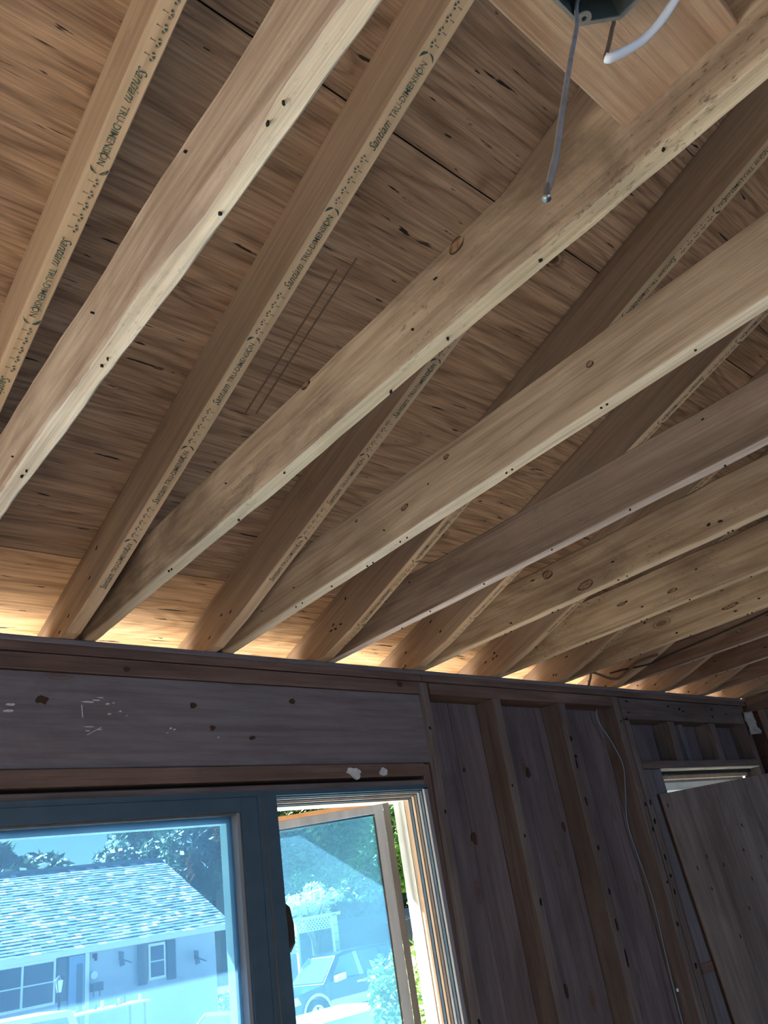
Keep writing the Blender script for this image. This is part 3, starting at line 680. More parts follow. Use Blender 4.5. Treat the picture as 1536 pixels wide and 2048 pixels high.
wbox('wall_panel', XL, -1.75, -7.5, -7.4, 0, 2.44, 'drywall', wb); wbox('wall_panel', 1.35, XR, -7.5, -7.4, 0, 2.44, 'drywall', wb); wbox('wall_panel', -1.75, 1.35, -7.5, -7.4, 2.2, 2.44, 'drywall', wb)
fl = wbox('floor', XL - .1, XR + .08, -7.5, .1, -.04, -.0005, 'floor', None); fl['kind'] = 'structure'

# ------------------------------------------------------------------ block and junction box
bx0 = -.405 + .0065
blk, _ = member('wood_block', (-.375, -1.832, 2.5035), (1, 0, 0), (0, 1, 0), .366, .150, .038, M['fresh'], seg=.04, wane=.0012)
blk.data.materials[0] = M['fresh']
tag(blk, 'flat wooden block fixed between two joists, holding the metal box', 'wood block')
o8 = [(-.269, -1.733), (-.227, -1.733), (-.198, -1.762), (-.198, -1.804), (-.227, -1.833), (-.269, -1.833), (-.298, -1.804), (-.298, -1.762)]
jb = empty('junction_box', (-.248, -1.783, 2.463)); tag(jb, 'octagonal galvanized electrical box with wires hanging out', 'electrical box')
def J8(sc_, z): return [((x + .248) * sc_, (y + 1.783) * sc_, z) for x, y in o8]
b = MB(); A, B_, C_, D_ = J8(1, 0), J8(1, .0395), J8(.965, 0), J8(.965, .037)
n = 0; b.v = A + B_ + C_ + D_
for k in range(8):
    k2 = (k + 1) % 8; b.f += [(k, k2, 8 + k2, 8 + k), (16 + k, 24 + k, 24 + k2, 16 + k2), (k, 16 + k, 16 + k2, k2)]
b.f += [tuple(8 + k for k in range(8)), tuple(24 + k for k in reversed(range(8)))]
b.build('box_body', M['steel_in'], jb)
b = MB(); R1, R2 = J8(1.03, -.001), J8(.955, -.001); R3, R4 = J8(1.03, .001), J8(.955, .001); b.v = R1 + R2 + R3 + R4
for k in range(8):
    k2 = (k + 1) % 8; b.f += [(k, k2, 8 + k2, 8 + k), (16 + k, 24 + k, 24 + k2, 16 + k2), (k, 16 + k, 16 + k2, k2), (8 + k, 8 + k2, 24 + k2, 24 + k)]
b.build('box_rim', M['steel'], jb)
for cx, cy in ((.019, .043), (-.019, -.043)):
    b = MB(); n = 14
    for k in range(n):
        a0, a1 = 2 * math.pi * k / n, 2 * math.pi * (k + 1) / n
        for z in (-.0022, .0):
            b.poly([(cx + math.cos(a0) * .0025, cy + math.sin(a0) * .0025, z), (cx + math.cos(a1) * .0025, cy + math.sin(a1) * .0025, z), (cx + math.cos(a1) * .0075, cy + math.sin(a1) * .0075, z), (cx + math.cos(a0) * .0075, cy + math.sin(a0) * .0075, z)])
    b.build('screw_ear', M['steel'], jb, recalc=False)
def smooth(pts, n=6):
    out = []
    P = [Vector(p) for p in pts]; P = [P[0]] + P + [P[-1]]
    for i in range(1, len(P) - 2):
        for k in range(n):
            t = k / n; a, b_, c, d = P[i-1:i+3]
            out.append(.5 * ((2*b_) + (-a + c) * t + (2*a - 5*b_ + 4*c - d) * t*t + (-a + 3*b_ - 3*c + d) * t**3))
    out.append(P[-2]); return out
jl = Vector((-.248, -1.783, 2.463))
b = MB(); b.tube([p - jl for p in smooth([(-.24, -1.775, 2.497), (-.228, -1.742, 2.492), (-.262, -1.740, 2.416), (-.318, -1.739, 2.31), (-.377, -1.740, 2.20), (-.415, -1.742, 2.13), (-.449, -1.743, 2.072)])], .0022); o = b.build('hanging_wire', M['wire_grey'], jb, smooth=True); o['label'] = 'long grey bare wire'
b = MB(); b.tube([p - jl for p in smooth([(-.449, -1.743, 2.074), (-.4515, -1.743, 2.069), (-.455, -1.743, 2.060)])], [.0023] * 12 + [.0027]); b.build('wire_tip', M['steel'], jb, smooth=True)
b = MB(); b.tube([p - jl for p in smooth([(-.215, -1.765, 2.497), (-.178, -1.752, 2.496), (-.185, -1.748, 2.475), (-.208, -1.745, 2.432), (-.219, -1.74, 2.408)])], .0022); b.build('short_wire', M['cable_brown'], jb, smooth=True)
b = MB(); b.tube([p - jl for p in smooth([(-.219, -1.74, 2.408), (-.212, -1.745, 2.409), (-.175, -1.765, 2.442), (-.155, -1.79, 2.47), (-.145, -1.82, 2.50)])], .0046); o = b.build('insulated_wire', M['wire_white'], jb, smooth=True); o['label'] = 'white insulated wire bent upward'

# ------------------------------------------------------------------ cables
def cable(name, pts, r, mat, label, cat='cable'):
    b = MB(); b.tube(smooth(pts), r); o = b.build(name, M[mat], smooth=True); tag(o, label, cat); return o
cable('cable', [(2.355, -.03, 2.495), (2.355, -.10, 2.49), (2.356, -.22, 2.475), (2.372, -.30, 2.485), (2.397, -.42, 2.498), (2.3975, -.65, 2.51), (2.3975, -.9, 2.53), (2.3975, -1.2, 2.545)], .0035, 'cable_dark', 'thin black cable stapled along the side of a brown joist')
cable('cable', [(2.27, .05, 2.445), (2.235, .0, 2.475), (2.21, -.03, 2.489), (2.24, -.05, 2.475), (2.29, -.055, 2.462), (2.34, -.07, 2.458), (2.35, -.12, 2.475), (2.352, -.18, 2.498), (2.354, -.28, 2.50)], .0055, 'cable_brown', 'brown cable looping over the wall plate between two rafters')
cable('cable', [(2.29, .045, 2.35), (2.282, .05, 2.33), (2.293, .055, 2.294), (2.335, .04, 2.19), (2.345, .03, 2.10), (2.338, .05, 2.0), (2.322, .07, 1.888), (2.326, .07, 1.771), (2.333, .06, 1.6), (2.30, .05, 1.4), (2.285, .05, 1.2), (2.28, .05, .9)], .0028, 'cable_cloth', 'blue-grey cable dropping down inside the stud bay left of the doubled stud')
b = MB(); b.box(2.366, 2.392, .02, .03, 2.098, 2.106); b.tube([(2.36, .026, 2.102), (2.40, .026, 2.102)], .002)
tag(b.build('cable_staple', M['steel']), 'small metal staple holding the cable to the doubled stud', 'staple')
b = MB()
for i in range(6):
    b.tube([(2.314, .055 - i * .0012, 1.275), (2.314, .052 - i * .0012, 1.275)], .001 + .0055 * math.sin(math.pi * (i + .5) / 6), 10)
tag(b.build('wire_connector', M['wire_white'], smooth=True), 'small white round connector at the end of a wire low in the stud bay', 'connector')
# loose facing paper hanging in the corner
b = MB(); rs = random.Random(4); n = 9
for r in range(n + 1):
    for c in range(7):
        u = c / 6; v = r / n
        b.v.append((3.60 + u * .075 + .012 * noise.noise((u * 3, v * 4, 1)), -.012 - .03 * math.sin(u * 2.6) - .012 * noise.noise((u * 5, v * 5, 7)), 2.36 - v * (.12 + .06 * noise.noise((u * 6, 0, 3)))))
b.f = [(r*7+c, r*7+c+1, (r+1)*7+c+1, (r+1)*7+c) for r in range(n) for c in range(6)]
o = b.build('torn_paper', M['paper'], smooth=True); sm = o.modifiers.new('s', 'SOLIDIFY'); sm.thickness = .002
tag(o, 'crumpled torn grey facing paper hanging in the right corner under the plate', 'paper')

# ================================================================== outside
GZ = -1.08
def gz(y): return -.35 - (.35 * min(1, max(0, (y - .2) / 8))) - .38 * min(1, max(0, (y - 8) / 8))
M['lawn'] = mottled('lawn', (.10, .17, .05), (.22, .30, .10), 3, .95, .3)
M['concrete'] = mottled('concrete', (.74, .71, .66), (.84, .81, .76), 2.0, .9, .1)
M['asphalt'] = mottled('asphalt', (.30, .30, .31), (.38, .38, .38), 10, .95, .1)
def strip(name, x0, x1, y0, y1, mat, dz=0, label=None):
    b = MB(); n = 10
    for i in range(n):
        ya, yb_ = y0 + (y1 - y0) * i / n, y0 + (y1 - y0) * (i + 1) / n
        b.poly([(x0, ya, gz(ya) + dz), (x1, ya, gz(ya) + dz), (x1, yb_, gz(yb_) + dz), (x0, yb_, gz(yb_) + dz)])
    o = b.build(name, M[mat]); o['kind'] = 'structure'
    if label: o['label'] = label
    return o
strip('lawn', -40, 60, 16, 80, 'lawn', 0, 'lawn across the street')
strip('driveway', -14, 30, .12, 6.5, 'concrete', 0, 'sunlit concrete driveway by the house')
strip('street', -40, 60, 6.5, 15.99, 'asphalt', 0, 'sunlit asphalt street')
strip('driveway', 12.2, 22, 16.01, 24, 'concrete', .02, 'pale driveway under the pickup')

# neighbour house
M['siding'] = mottled('siding', (.40, .44, .47), (.47, .51, .54), 3, .7, 0)
M['siding_door'] = flat('siding_door', (.20, .30, .45), .5)
M['shutter'] = flat('shutter', (.06, .10, .12), .6)
M['white_paint'] = flat('white_paint', (.80, .82, .82), .5)
M['dark_glass'] = flat('dark_glass', (.05, .09, .13), .12, 0, .7)
M['iron'] = flat('iron', (.03, .03, .035), .5)
def shingle_mat():
    m, t, p = nt('shingle'); g = N(t, 'ShaderNodeNewGeometry')
    r = ramp(t, [(0, (.12, .15, .20)), (.55, (.18, .22, .28)), (.8, (.36, .40, .45)), (1, (.68, .72, .75))], g.outputs['Random Per Island'])
    t.links.new(r.outputs[0], p.inputs['Base Color']); p.inputs['Roughness'].default_value = .8; return m
M['shingle'] = shingle_mat()
nh = empty('neighbor_house', (5, 19.5, GZ)); tag(nh, 'single-storey house across the street with pale siding and speckled shingle roof', 'house')
nh_in = nh.matrix_world.inverted()
def HB(nm, x0, x1, y0, y1, z0, z1, mt, par=None):
    b = MB(); b.box(x0 - 5, x1 - 5, y0 - 19.5, y1 - 19.5, z0 - GZ, z1 - GZ); return b.build(nm, M[mt], par or nh)
HB('foundation_wall', -4, 11.55, 19.55, 26.4, GZ - .2, 2.05, 'siding')
nsd = 20
for i in range(nsd):       # lap siding boards
    z0 = GZ + .1 + i * .152; b = MB()
    b.prism([(-.0, z0 - GZ), (-.0, z0 + .16 - GZ), (-.008, z0 + .16 - GZ), (-.028, z0 - GZ)], 8.0 - 5, 11.6 - 5)
    o = b.build('siding_board', M['siding'], nh); o.matrix_parent_inverse = Matrix(); o.matrix_local = Matrix(((0, 1, 0, 0), (1, 0, 0, .045), (0, 0, 1, 0), (0, 0, 0, 1)))
# roof: slabs + shingles
ex0, ex1, ye, ze, yr, zrn = -4.4, 11.85, 19.0, 2.02, 23.0, 4.2
b = MB(); b.prism([(ye - 19.5, ze - GZ - .06), (yr - 19.5, zrn - GZ - .06), (2 * yr - ye - 19.5, ze - GZ - .06), (2 * yr - ye - 19.5, ze - GZ), (yr - 19.5, zrn - GZ), (ye - 19.5, ze - GZ)], ex0 - 5, ex1 - 5)
o = b.build('roof_deck', M['roofing'], nh); o.matrix_local = Matrix(((0, 1, 0, 0), (1, 0, 0, 0), (0, 0, 1, 0), (0, 0, 0, 1)))
b = MB(); sl = Vector((0, yr - ye, zrn - ze)); LL = sl.length; sl.normalize(); nn = Vector((0, -sl.z, sl.y)); rs = random.Random(2)
course = .15; nc = int(LL / course)
for i in range(nc):
    x = ex0 - rs.uniform(0, .2)
    while x < ex1:
        w_ = rs.uniform(.13, .24); xa, xb = max(x, ex0), min(x + w_ - .006, ex1); x += w_
        if xb - xa < .03 or xb < 3: continue
        t0 = i * course - .015; t1 = (i + 1) * course + .02; h0 = rs.uniform(.016, .032)
        A = Vector((0, ye, ze)) + sl * t0; B2 = Vector((0, ye, ze)) + sl * t1
        P = [A + nn * h0, B2 + nn * .006, A + nn * .001]
        q = [(xx - 5, p_.y - 19.5, p_.z - GZ) for p_ in P for xx in (xa, xb)]
        n = len(b.v); b.v += q; b.f += [(n, n+1, n+3, n+2), (n, n+4, n+5, n+1), (n, n+2, n+4), (n+1, n+5, n+3)]
b.build('shingles', M['shingle'], nh, kind='stuff')
HB('fascia', ex0, ex1, 18.93, 18.99, 1.90, 2.03, 'white_paint'); HB('soffit', ex0, ex1, 18.99, 19.5, 1.90, 1.93, 'white_paint')
HB('ridge_cap', ex0, ex1, 22.9, 23.1, 4.17, 4.26, 'shutter')
b = MB(); b.prism([(19.55 - 19.5, 2.0 - GZ), (23 - 19.5, 4.1 - GZ), (26.4 - 19.5, 2.0 - GZ)], 11.5 - 5, 11.56 - 5); o = b.build('gable_wall', M['siding'], nh); o.matrix_local = Matrix(((0, 1, 0, 0), (1, 0, 0, 0), (0, 0, 1, 0), (0, 0, 0, 1)))
def hwin(x0, x1, z0, z1, mull=False):
    f = HB('window', x0, x1, 19.42, 19.5, z0, z1, 'white_paint')
    xs_ = [x0 + .06, (x0 + x1) / 2 - .03, (x0 + x1) / 2 + .03, x1 - .06] if mull else [x0 + .05, x1 - .05]
    for a, c in zip(xs_[::2], xs_[1::2]):
        zm = (z0 + z1) / 2
        HB('pane', a, c, 19.405, 19.425, z0 + .06, zm - .015, 'dark_glass', f).matrix_parent_inverse = Matrix()
        HB('pane', a, c, 19.405, 19.425, zm + .015, z1 - .06, 'dark_glass', f).matrix_parent_inverse = Matrix()
    return f
hwin(5.75, 7.28, .95, 1.9, True); hwin(4.0, 5.7, .95, 1.9, True); hwin(9.62, 10.08, 1.05, 1.86)
for x in (7.30, 9.33, 10.12): HB('shutter', x, x + .24, 19.40, 19.44, .98, 1.88, 'shutter')
HB('door', 7.58, 7.95, 19.38, 19.46, GZ + .3, 1.88, 'siding_door'); HB('door_frame', 7.96, 8.06, 19.36, 19.47, GZ + .3, 1.9, 'white_paint')
HB('door_pane', 7.76, 7.90, 19.365, 19.379, .75, 1.70, 'dark_glass')
HB('porch_slab', 3.5, 8.4, 18.2, 19.4, GZ - .1, GZ + .28, 'concrete')
def onwall(bm, name, mat, label, cat, kind=None):
    return tag(bm.build(name, M[mat]), label, cat)
for x, z, lab in ((8.86, 1.64, 'grey dragonfly ornament on the siding beside the mailbox'), (10.93, 1.36, 'fainter dragonfly ornament near the right end of the siding')):
    b = MB(); y = 19.36
    b.bar((x + .28, y, z - .12), (x, y, z), .03, .02, (0, 1, 0))
    for s_, q in ((1, .18), (-1, .16)):
        b.bar((x - .02, y, z), (x - .02 - s_ * .02, y, z + s_ * q), .07, .012, (0, 1, 0)); b.bar((x + .03, y, z - .02), (x + .06 - s_ * .02, y, z + s_ * q * .9), .06, .012, (0, 1, 0))
    b.tube([(x - .05, y, z + .02), (x - .02, y, z + .01)], .035, 8); onwall(b, 'dragonfly_ornament', 'shutter', lab, 'ornament')
b = MB(); b.tube([(8.19, 19.40, 1.40), (8.19, 19.37, 1.40)], .085, 14); o = onwall(b, 'number_plaque', 'white_paint', 'small oval house number plaque above the mailbox', 'plaque')
b = MB(); b.box(8.05, 8.30, 19.10, 19.29, 1.06, 1.24); b.bar((8.1, 19.2, 1.06), (8.1, 19.2, .95), .02, .02); b.bar((8.25, 19.2, 1.06), (8.25, 19.2, .95), .02, .02); onwall(b, 'mailbox', 'shutter', 'dark wall mailbox below the house number plaque', 'mailbox')
b = MB(); b.box(8.16, 8.22, 19.28, 19.43, 1.76, 1.86); b.tube([(8.19, 19.3, 1.70), (8.19, 19.3, 1.82)], .04, 8); onwall(b, 'wall_lamp', 'iron', 'small black lamp high on the siding by the door', 'lamp')
# lamp post
lp = empty('lamp_post', (6.45, 17, gz(17))); tag(lp, 'black lamp post with lantern in front of the house window', 'lamp post')
hh = 1.50 - gz(17)
b = MB(); b.tube([(0, 0, 0), (0, 0, hh - .26)], .028, 8); b.tube([(0, 0, 0), (0, 0, .2)], .06, 8); b.build('post', M['iron'], lp)
b = MB(); b.tube([(0, 0, hh - .26), (0, 0, hh - .04)], [.05, .09], 6); b.build('lantern_glass', M['white_paint'], lp)
b = MB(); b.tube([(0, 0, hh - .04), (0, 0, hh + .05)], [.12, .02], 6)
for k in range(4):
    a = math.pi / 2 * k + .7; b.bar((math.cos(a) * .05, math.sin(a) * .05, hh - .27), (math.cos(a) * .095, math.sin(a) * .095, hh - .03), .012, .012)
b.build('lantern_cap', M['iron'], lp)
# table with things on it
tb = empty('garden_table', (7.0, 16.0, gz(16))); tag(tb, 'white-topped garden table in full sun on the lawn', 'table')
tz = .84 - gz(16)
b = MB(); b.box(-.78, .78, -.42, .42, tz - .03, tz); b.build('table_top', M['white_paint'], tb)
for sx in (-1, 1):
    for sy in (-1, 1):
        b = MB(); b.bar((sx * .7, sy * .36, 0), (sx * .68, sy * .34, tz - .03), .03, .03); b.build('leg', M['iron'], tb)
rs = random.Random(9)
cols = [M['white_paint'], flat('teal', (.15, .45, .40), .6), flat('red', (.45, .12, .10), .6), flat('navy', (.05, .08, .2), .6)]
labs = ['white jar', 'teal pot', 'red bowl', 'navy cup', 'white pot', 'teal cup', 'red box', 'navy jar', 'white cup']
for i in range(9):
    x, y = 6.35 + i * .16, 16 + rs.uniform(-.3, .3); z = .84
    b = MB(); r_ = rs.uniform(.03, .06); h_ = rs.uniform(.05, .16); b.tube([(x, y, z), (x, y, z + h_ * .2), (x, y, z + h_ * .7), (x, y, z + h_)], [r_ * .7, r_, r_ * .9, r_ * .6], 8)
    tag(b.build('table_item', cols[i % 4]), f'{labs[i]} set on the sunlit garden table, {["far left", "left", "left of middle", "near middle", "middle", "right of middle", "right", "near right end", "far right"][i]}', 'pot', 'small items on the garden table')
def chair(x, y, lab, mat, rot=0):
    e = empty('patio_chair', (x, y, gz(y) + (.3 if y > 18.2 else 0))); tag(e, lab, 'chair', 'patio chairs by the house'); e.rotation_euler.z = rot
    b = MB(); b.box(-.27, .27, -.26, .26, .40, .47); b.build('seat', M[mat], e)
    b = MB(); b.prism([(-.26, .5), (.26, .5), (.27, .95), (.2, 1.02), (-.2, 1.02), (-.27, .95)], .24, .29); b.build('backrest', M[mat], e)
    b = MB(); b.box(-.24, .24, -.22, .22, .471, .53); b.build('cushion', M['white_paint'], e)
    for sx in (-1, 1):
        for sy in (-1, 1):
            b = MB(); b.bar((sx * .25, sy * .24, 0), (sx * .25, sy * .24, .40), .03, .03); b.build('leg', M['iron'], e)
    for sx in (-1, 1):
        b = MB(); b.bar((sx * .3, -.24, .66), (sx * .3, .26, .68), .04, .03); b.bar((sx * .29, -.24, .45), (sx * .3, -.24, .66), .03, .03); b.build('armrest', M[mat], e)
    return e
chair(6.62, 18.75, 'dark patio chair with a white cushion left of the lamp post', 'shutter', .1)
chair(5.75, 18.75, 'dark patio chair further left under the double window', 'shutter', -.2)
b = MB(); b.box(6.0, 6.3, 17.5, 17.8, gz(17.5), gz(17.5) + .5); b.box(5.97, 6.33, 17.47, 17.83, gz(17.5) + .44, gz(17.5) + .5); tag(b.build('planter_box', M['cream']), 'pale planter box in front of the patio chairs', 'planter')

# vehicles
M['navy_car'] = flat('navy_car', (.015, .035, .085), .25, .2, .6)
M['silver_trim'] = flat('silver_trim', (.55, .58, .55), .4, .3)
M['white_car'] = flat('white_car', (.80, .80, .80), .3, 0, .5)
M['tyre'] = flat('tyre', (.025, .027, .03), .85)
M['chrome'] = flat('chrome', (.75, .77, .78), .25, .7)
def arc_pts(cx, cz, r, a0, a1, n=10): return [(cx + r * math.cos(a0 + (a1 - a0) * i / n), cz + r * math.sin(a0 + (a1 - a0) * i / n)) for i in range(n + 1)]
def vehicle(name, loc, paint, lower, lab, W=1.78, L=4.9, conv=False, Hh=1.86, rot=0):
    e = empty(name, loc); tag(e, lab, 'car')
    wf, wr_ = .98, L - 1.05; R_ = .385; ar = .46
    # lower body profile, nose at x = 0
    prof = [(.03, .50)] + [(wf - ar, .42)] + list(reversed(arc_pts(wf, R_, ar, .08, math.pi - .08)))[0:0]
    lower_edge = [(.02, .45), (wf - ar - .02, .40)] + arc_pts(wf, R_, ar, math.pi - .05, .05) + [(wf + ar + .02, .40), (wr_ - ar - .02, .40)] + arc_pts(wr_, R_, ar, math.pi - .05, .05) + [(wr_ + ar + .02, .42), (L - .02, .48)]
    top = [(L, 1.08), (L - .1, 1.12), (1.6, 1.12), (1.35, 1.10), (.45, .99), (.12, .90), (.0, .78)]
    b = MB(); b.prism(lower_edge + top, 0, W); b.build('body', paint, e)
    if not conv:
        # greenhouse
        def gh(inset, dz, y0, y1): pass
        g = [(1.30, 1.10), (1.95, Hh - .08), (2.25, Hh - .015), (3.0, Hh), (L - .55, Hh - .03), (L - .12, 1.12)]
        b = MB(); n = len(g)
        for y, ins in ((0, .0), (W, 0)):
            for x, z in g:
                k = (z - 1.10) / (Hh - 1.1); yy = y + (1 if y == 0 else -1) * (.03 + .14 * k); b.v.append((x, yy, z))
        b.f += [tuple(range(n)), tuple(n + i for i in reversed(range(n)))] + [(i, n + i, n + (i+1) % n, (i+1) % n) for i in range(n)]
        b.build('cabin', paint, e)
        def side(nm, pts, mt, out=.012):
            b = MB(); m_ = len(pts)
            for off in (out, -.01):
                for x, z in pts:
                    k = (z - 1.10) / (Hh - 1.1); b.v.append((x, .03 + .14 * k - off, z))
            b.f += [tuple(range(m_)), tuple(m_ + i for i in reversed(range(m_)))] + [(i, m_ + i, m_ + (i+1) % m_, (i+1) % m_) for i in range(m_)]
            return b.build(nm, M[mt] if isinstance(mt, str) else mt, e)
        side('side_window', [(1.62, 1.16), (2.10, Hh - .13), (2.58, Hh - .09), (2.68, 1.16)], 'glass_car')
        side('door_pillar', [(2.70, 1.14), (2.60, Hh - .08), (2.76, Hh - .07), (2.88, 1.14)], 'chrome', .014)
        side('side_window', [(2.90, 1.18), (2.80, Hh - .09), (3.60, Hh - .09), (3.72, 1.18)], 'dark_glass')
        side('side_window', [(3.80, 1.18), (3.72, Hh - .10), (4.28, Hh - .12), (4.5, 1.18)], 'dark_glass')
        b = MB(); b.poly([(1.33, .10, 1.14), (1.33, W - .1, 1.14), (1.93, W - .2, Hh - .12), (1.93, .20, Hh - .12)]); q = b.build('windshield', M['glass_car'], e); q.location = (-.012, 0, .012)
    else:
        b = MB()
        for a, c in (((1.5, .12, 1.1), (1.95, .2, 1.48)), ((1.5, W - .12, 1.1), (1.95, W - .2, 1.48)), ((1.95, .2, 1.48), (1.95, W - .2, 1.48))): b.bar(a, c, .05, .05)
        b.build('windshield_frame', M['chrome'], e)
        b = MB(); b.poly([(1.5, .14, 1.1), (1.5, W - .14, 1.1), (1.94, W - .22, 1.47), (1.94, .22, 1.47)]); b.build('windshield', M['glass_car'], e)
        b = MB(); b.box(2.3, 2.55, .3, .8, 1.0, 1.35); b.box(2.3, 2.55, 1.0, 1.5, 1.0, 1.35); b.build('seat', M['black'], e)
    b = MB(); b.prism([(wf + ar + .03, .40), (wr_ - ar - .03, .40), (wr_ - ar - .06, .66), (wf + ar + .06, .66)], -.012, .0); b.build('lower_panel', lower, e)
    b = MB(); b.prism([(wr_ + ar + .03, .42), (L - .03, .47), (L - .02, .68), (wr_ + ar + .06, .66)], -.012, .0); b.build('lower_panel', lower, e)
    for cx in (wf, wr_):
        b = MB(); o_ = arc_pts(cx, R_, ar + .075, math.pi - .0, .0, 14); i_ = arc_pts(cx, R_, ar, math.pi, 0, 14)
        for i in range(14):
            for y in (-.03,): b.poly([(o_[i][0], y, o_[i][1]), (o_[i+1][0], y, o_[i+1][1]), (i_[i+1][0], y, i_[i+1][1]), (i_[i][0], y, i_[i][1])])
            b.poly([(o_[i][0], -.03, o_[i][1]), (o_[i+1][0], -.03, o_[i+1][1]), (o_[i+1][0], .02, o_[i+1][1]), (o_[i][0], .02, o_[i][1])])
        b.build('fender_flare', lower, e)
        for y in (.0, W - .22):
            b = MB(); b.tube([(cx, y, R_), (cx, y + .02, R_), (cx, y + .2, R_), (cx, y + .22, R_)], [R_ - .03, R_, R_, R_ - .03], 24); t_ = b.build('wheel', M['tyre'], e, smooth=False)
            yo = y - .006 if y == 0 else y + .226
            b = MB()
            for k in range(6):
                a = math.pi / 3 * k; b.bar((cx + math.cos(a) * .04, yo, R_ + math.sin(a) * .04), (cx + math.cos(a) * .21, yo, R_ + math.sin(a) * .21), .075, .02, (0, 1, 0))
            b.tube([(cx, yo - .01, R_), (cx, yo + .01, R_)], .06, 12)
            for k in range(20):
                a0, a1 = 2 * math.pi * k / 20, 2 * math.pi * (k + 1) / 20
                b.poly([(cx + math.cos(a) * r_, yo - .01, R_ + math.sin(a) * r_) for a, r_ in ((a0, .2), (a1, .2), (a1, .245), (a0, .245))])
            b.build('rim', M['chrome'], t_, recalc=False)
    b = MB(); b.box(-.10, .30, .02, W - .02, .42, .62); b.build('bumper', M['chrome'] if not conv else paint, e)
    b = MB(); b.prism([(-.01, .70), (.02, .90), (.30, .93), (.42, .74)], -.012, .3); b.build('headlight', M['white_paint'], e)
    b = MB(); b.box(2.55, 2.78, -.03, -.0, .95, 1.0); b.build('door_handle', M['chrome'], e)
    b = MB(); b.prism([(1.62, 1.10), (1.66, 1.26), (1.98, 1.30), (1.98, 1.14)], -.24, -.04); b.build('side_mirror', M['white_paint'] if not conv else paint, e)
    b = MB(); b.box(1.55, 3.55, -.16, -.02, .30, .36); b.build('running_board', M['chrome'], e)
    for gx in (2.845, 1.5):
        b = MB(); b.box(gx, gx + .014, -.003, .0, .66, 1.10); b.build('door_gap', M['black'], e)
    return e
v1 = vehicle('pickup', (14.15, 20.0, GZ), M['navy_car'], M['silver_trim'], 'navy vehicle with pale lower trim parked beside the neighbouring house')
v2 = vehicle('parked_car', (.6, 12.4, gz(12.4)), M['white_car'], M['white_car'], 'white car at the kerb, only its roof showing at the bottom left', Hh=2.02)
v3 = vehicle('convertible', (4.6, 9.6, gz(10)), M['silver_trim'], M['silver_trim'], 'open silver car showing only a slanted windshield frame', conv=True)

# foliage
def leafmat(name, a, b_):
    m, t, p = nt(name); g = N(t, 'ShaderNodeNewGeometry'); r = ramp(t, [(0, a), (1, b_)], g.outputs['Random Per Island'])
    t.links.new(r.outputs[0], p.inputs['Base Color']); p.inputs['Roughness'].default_value = .55
    tl = N(t, 'ShaderNodeBsdfTranslucent'); t.links.new(r.outputs[0], tl.inputs[0]); mx = N(t, 'ShaderNodeMixShader'); mx.inputs[0].default_value = .35
    t.links.new(p.outputs[0], mx.inputs[1]); t.links.new(tl.outputs[0], mx.inputs[2]); t.links.new(mx.outputs[0], t.nodes['Material Output'].inputs['Surface']); return m
M['leaf_mid'] = leafmat('leaf_mid', (.07, .18, .05), (.30, .45, .18)); M['leaf_dark'] = leafmat('leaf_dark', (.02, .06, .025), (.07, .14, .05))
M['leaf_light'] = leafmat('leaf_light', (.14, .30, .07), (.38, .52, .20)); M['blossom'] = leafmat('blossom', (.55, .62, .45), (.90, .90, .85))
M['bark'] = mottled('bark', (.12, .09, .07), (.2, .16, .12), 12)
def tree(name, x, y, zc, rx, rz, n, ls, mat, lab, trunk=True, seed=1, cat='tree', ry=None, z0=None, group=None):
    rs = random.Random(seed); z0 = gz(y) if z0 is None else z0; ry = ry or rx
    e = empty(name, (x, y, z0)); tag(e, lab, cat, group)
    if trunk:
        b = MB(); b.tube([(0, 0, 0), (.1, 0, (zc - z0) * .5), (0, .1, zc - z0)], [rx * .09 + .03, rx * .07 + .02, .03], 8)
        for k in range(5):
            a = k * 1.3; b.tube([(.08, 0, (zc - z0) * (.5 + .06 * k)), (math.cos(a) * rx * .5, math.sin(a) * ry * .5, zc - z0 + rz * .2)], [rx * .03 + .01, .01], 5)
        b.build('trunk', M['bark'], e)
    blobs = []
    for i in range(14):
        u = Vector((rs.gauss(0, 1), rs.gauss(0, 1), rs.gauss(0, 1))).normalized() * rs.uniform(.3, .72); blobs.append((u, rs.uniform(.28, .45)))
    b = MB()
    for i in range(n):
        c, r_ = rs.choice(blobs); d = Vector((rs.gauss(0, 1), rs.gauss(0, 1), rs.gauss(0, 1))).normalized() * r_ * rs.uniform(.6, 1.05)
        p = c + d; P = Vector((p.x * rx, p.y * ry, p.z * rz + zc - z0))
        if P.z < .02: continue
        a = Vector((rs.gauss(0, 1), rs.gauss(0, 1), rs.gauss(0, 1))).normalized(); c2 = a.orthogonal().normalized(); s_ = ls * rs.uniform(.6, 1.3)
        k = len(b.v); b.v += [tuple(P - a * s_), tuple(P + c2 * s_ * .45), tuple(P + a * s_), tuple(P - c2 * s_ * .45)]; b.f.append((k, k+1, k+2, k+3))
    b.build('foliage', M[mat], e, recalc=False, kind='stuff'); return e
G_ = 'trees beyond the neighbouring house'
tree('tree', 10.6, 36, 4.6, 3.6, 2.7, 9000, .26, 'leaf_dark', 'dark tree whose top shows above the left end of the roof ridge', seed=1, group=G_)
tree('tree', 19.92, 46.0, 5.71, 4.74, 3.95, 9000, 0.306, 'leaf_dark', 'rounded tree above the middle of the roof ridge', seed=2, group=G_)
tree('tree', 32.35, 66.0, 7.69, 6.29, 6.56, 9000, 0.422, 'leaf_dark', 'rounded tree above the right part of the roof ridge', seed=3, group=G_)
tree('tree', 32.08, 54.0, 8.19, 6.38, 7.74, 12000, 0.390, 'leaf_dark', 'tall tree rising behind the gable of the neighbouring house', seed=4, group=G_)
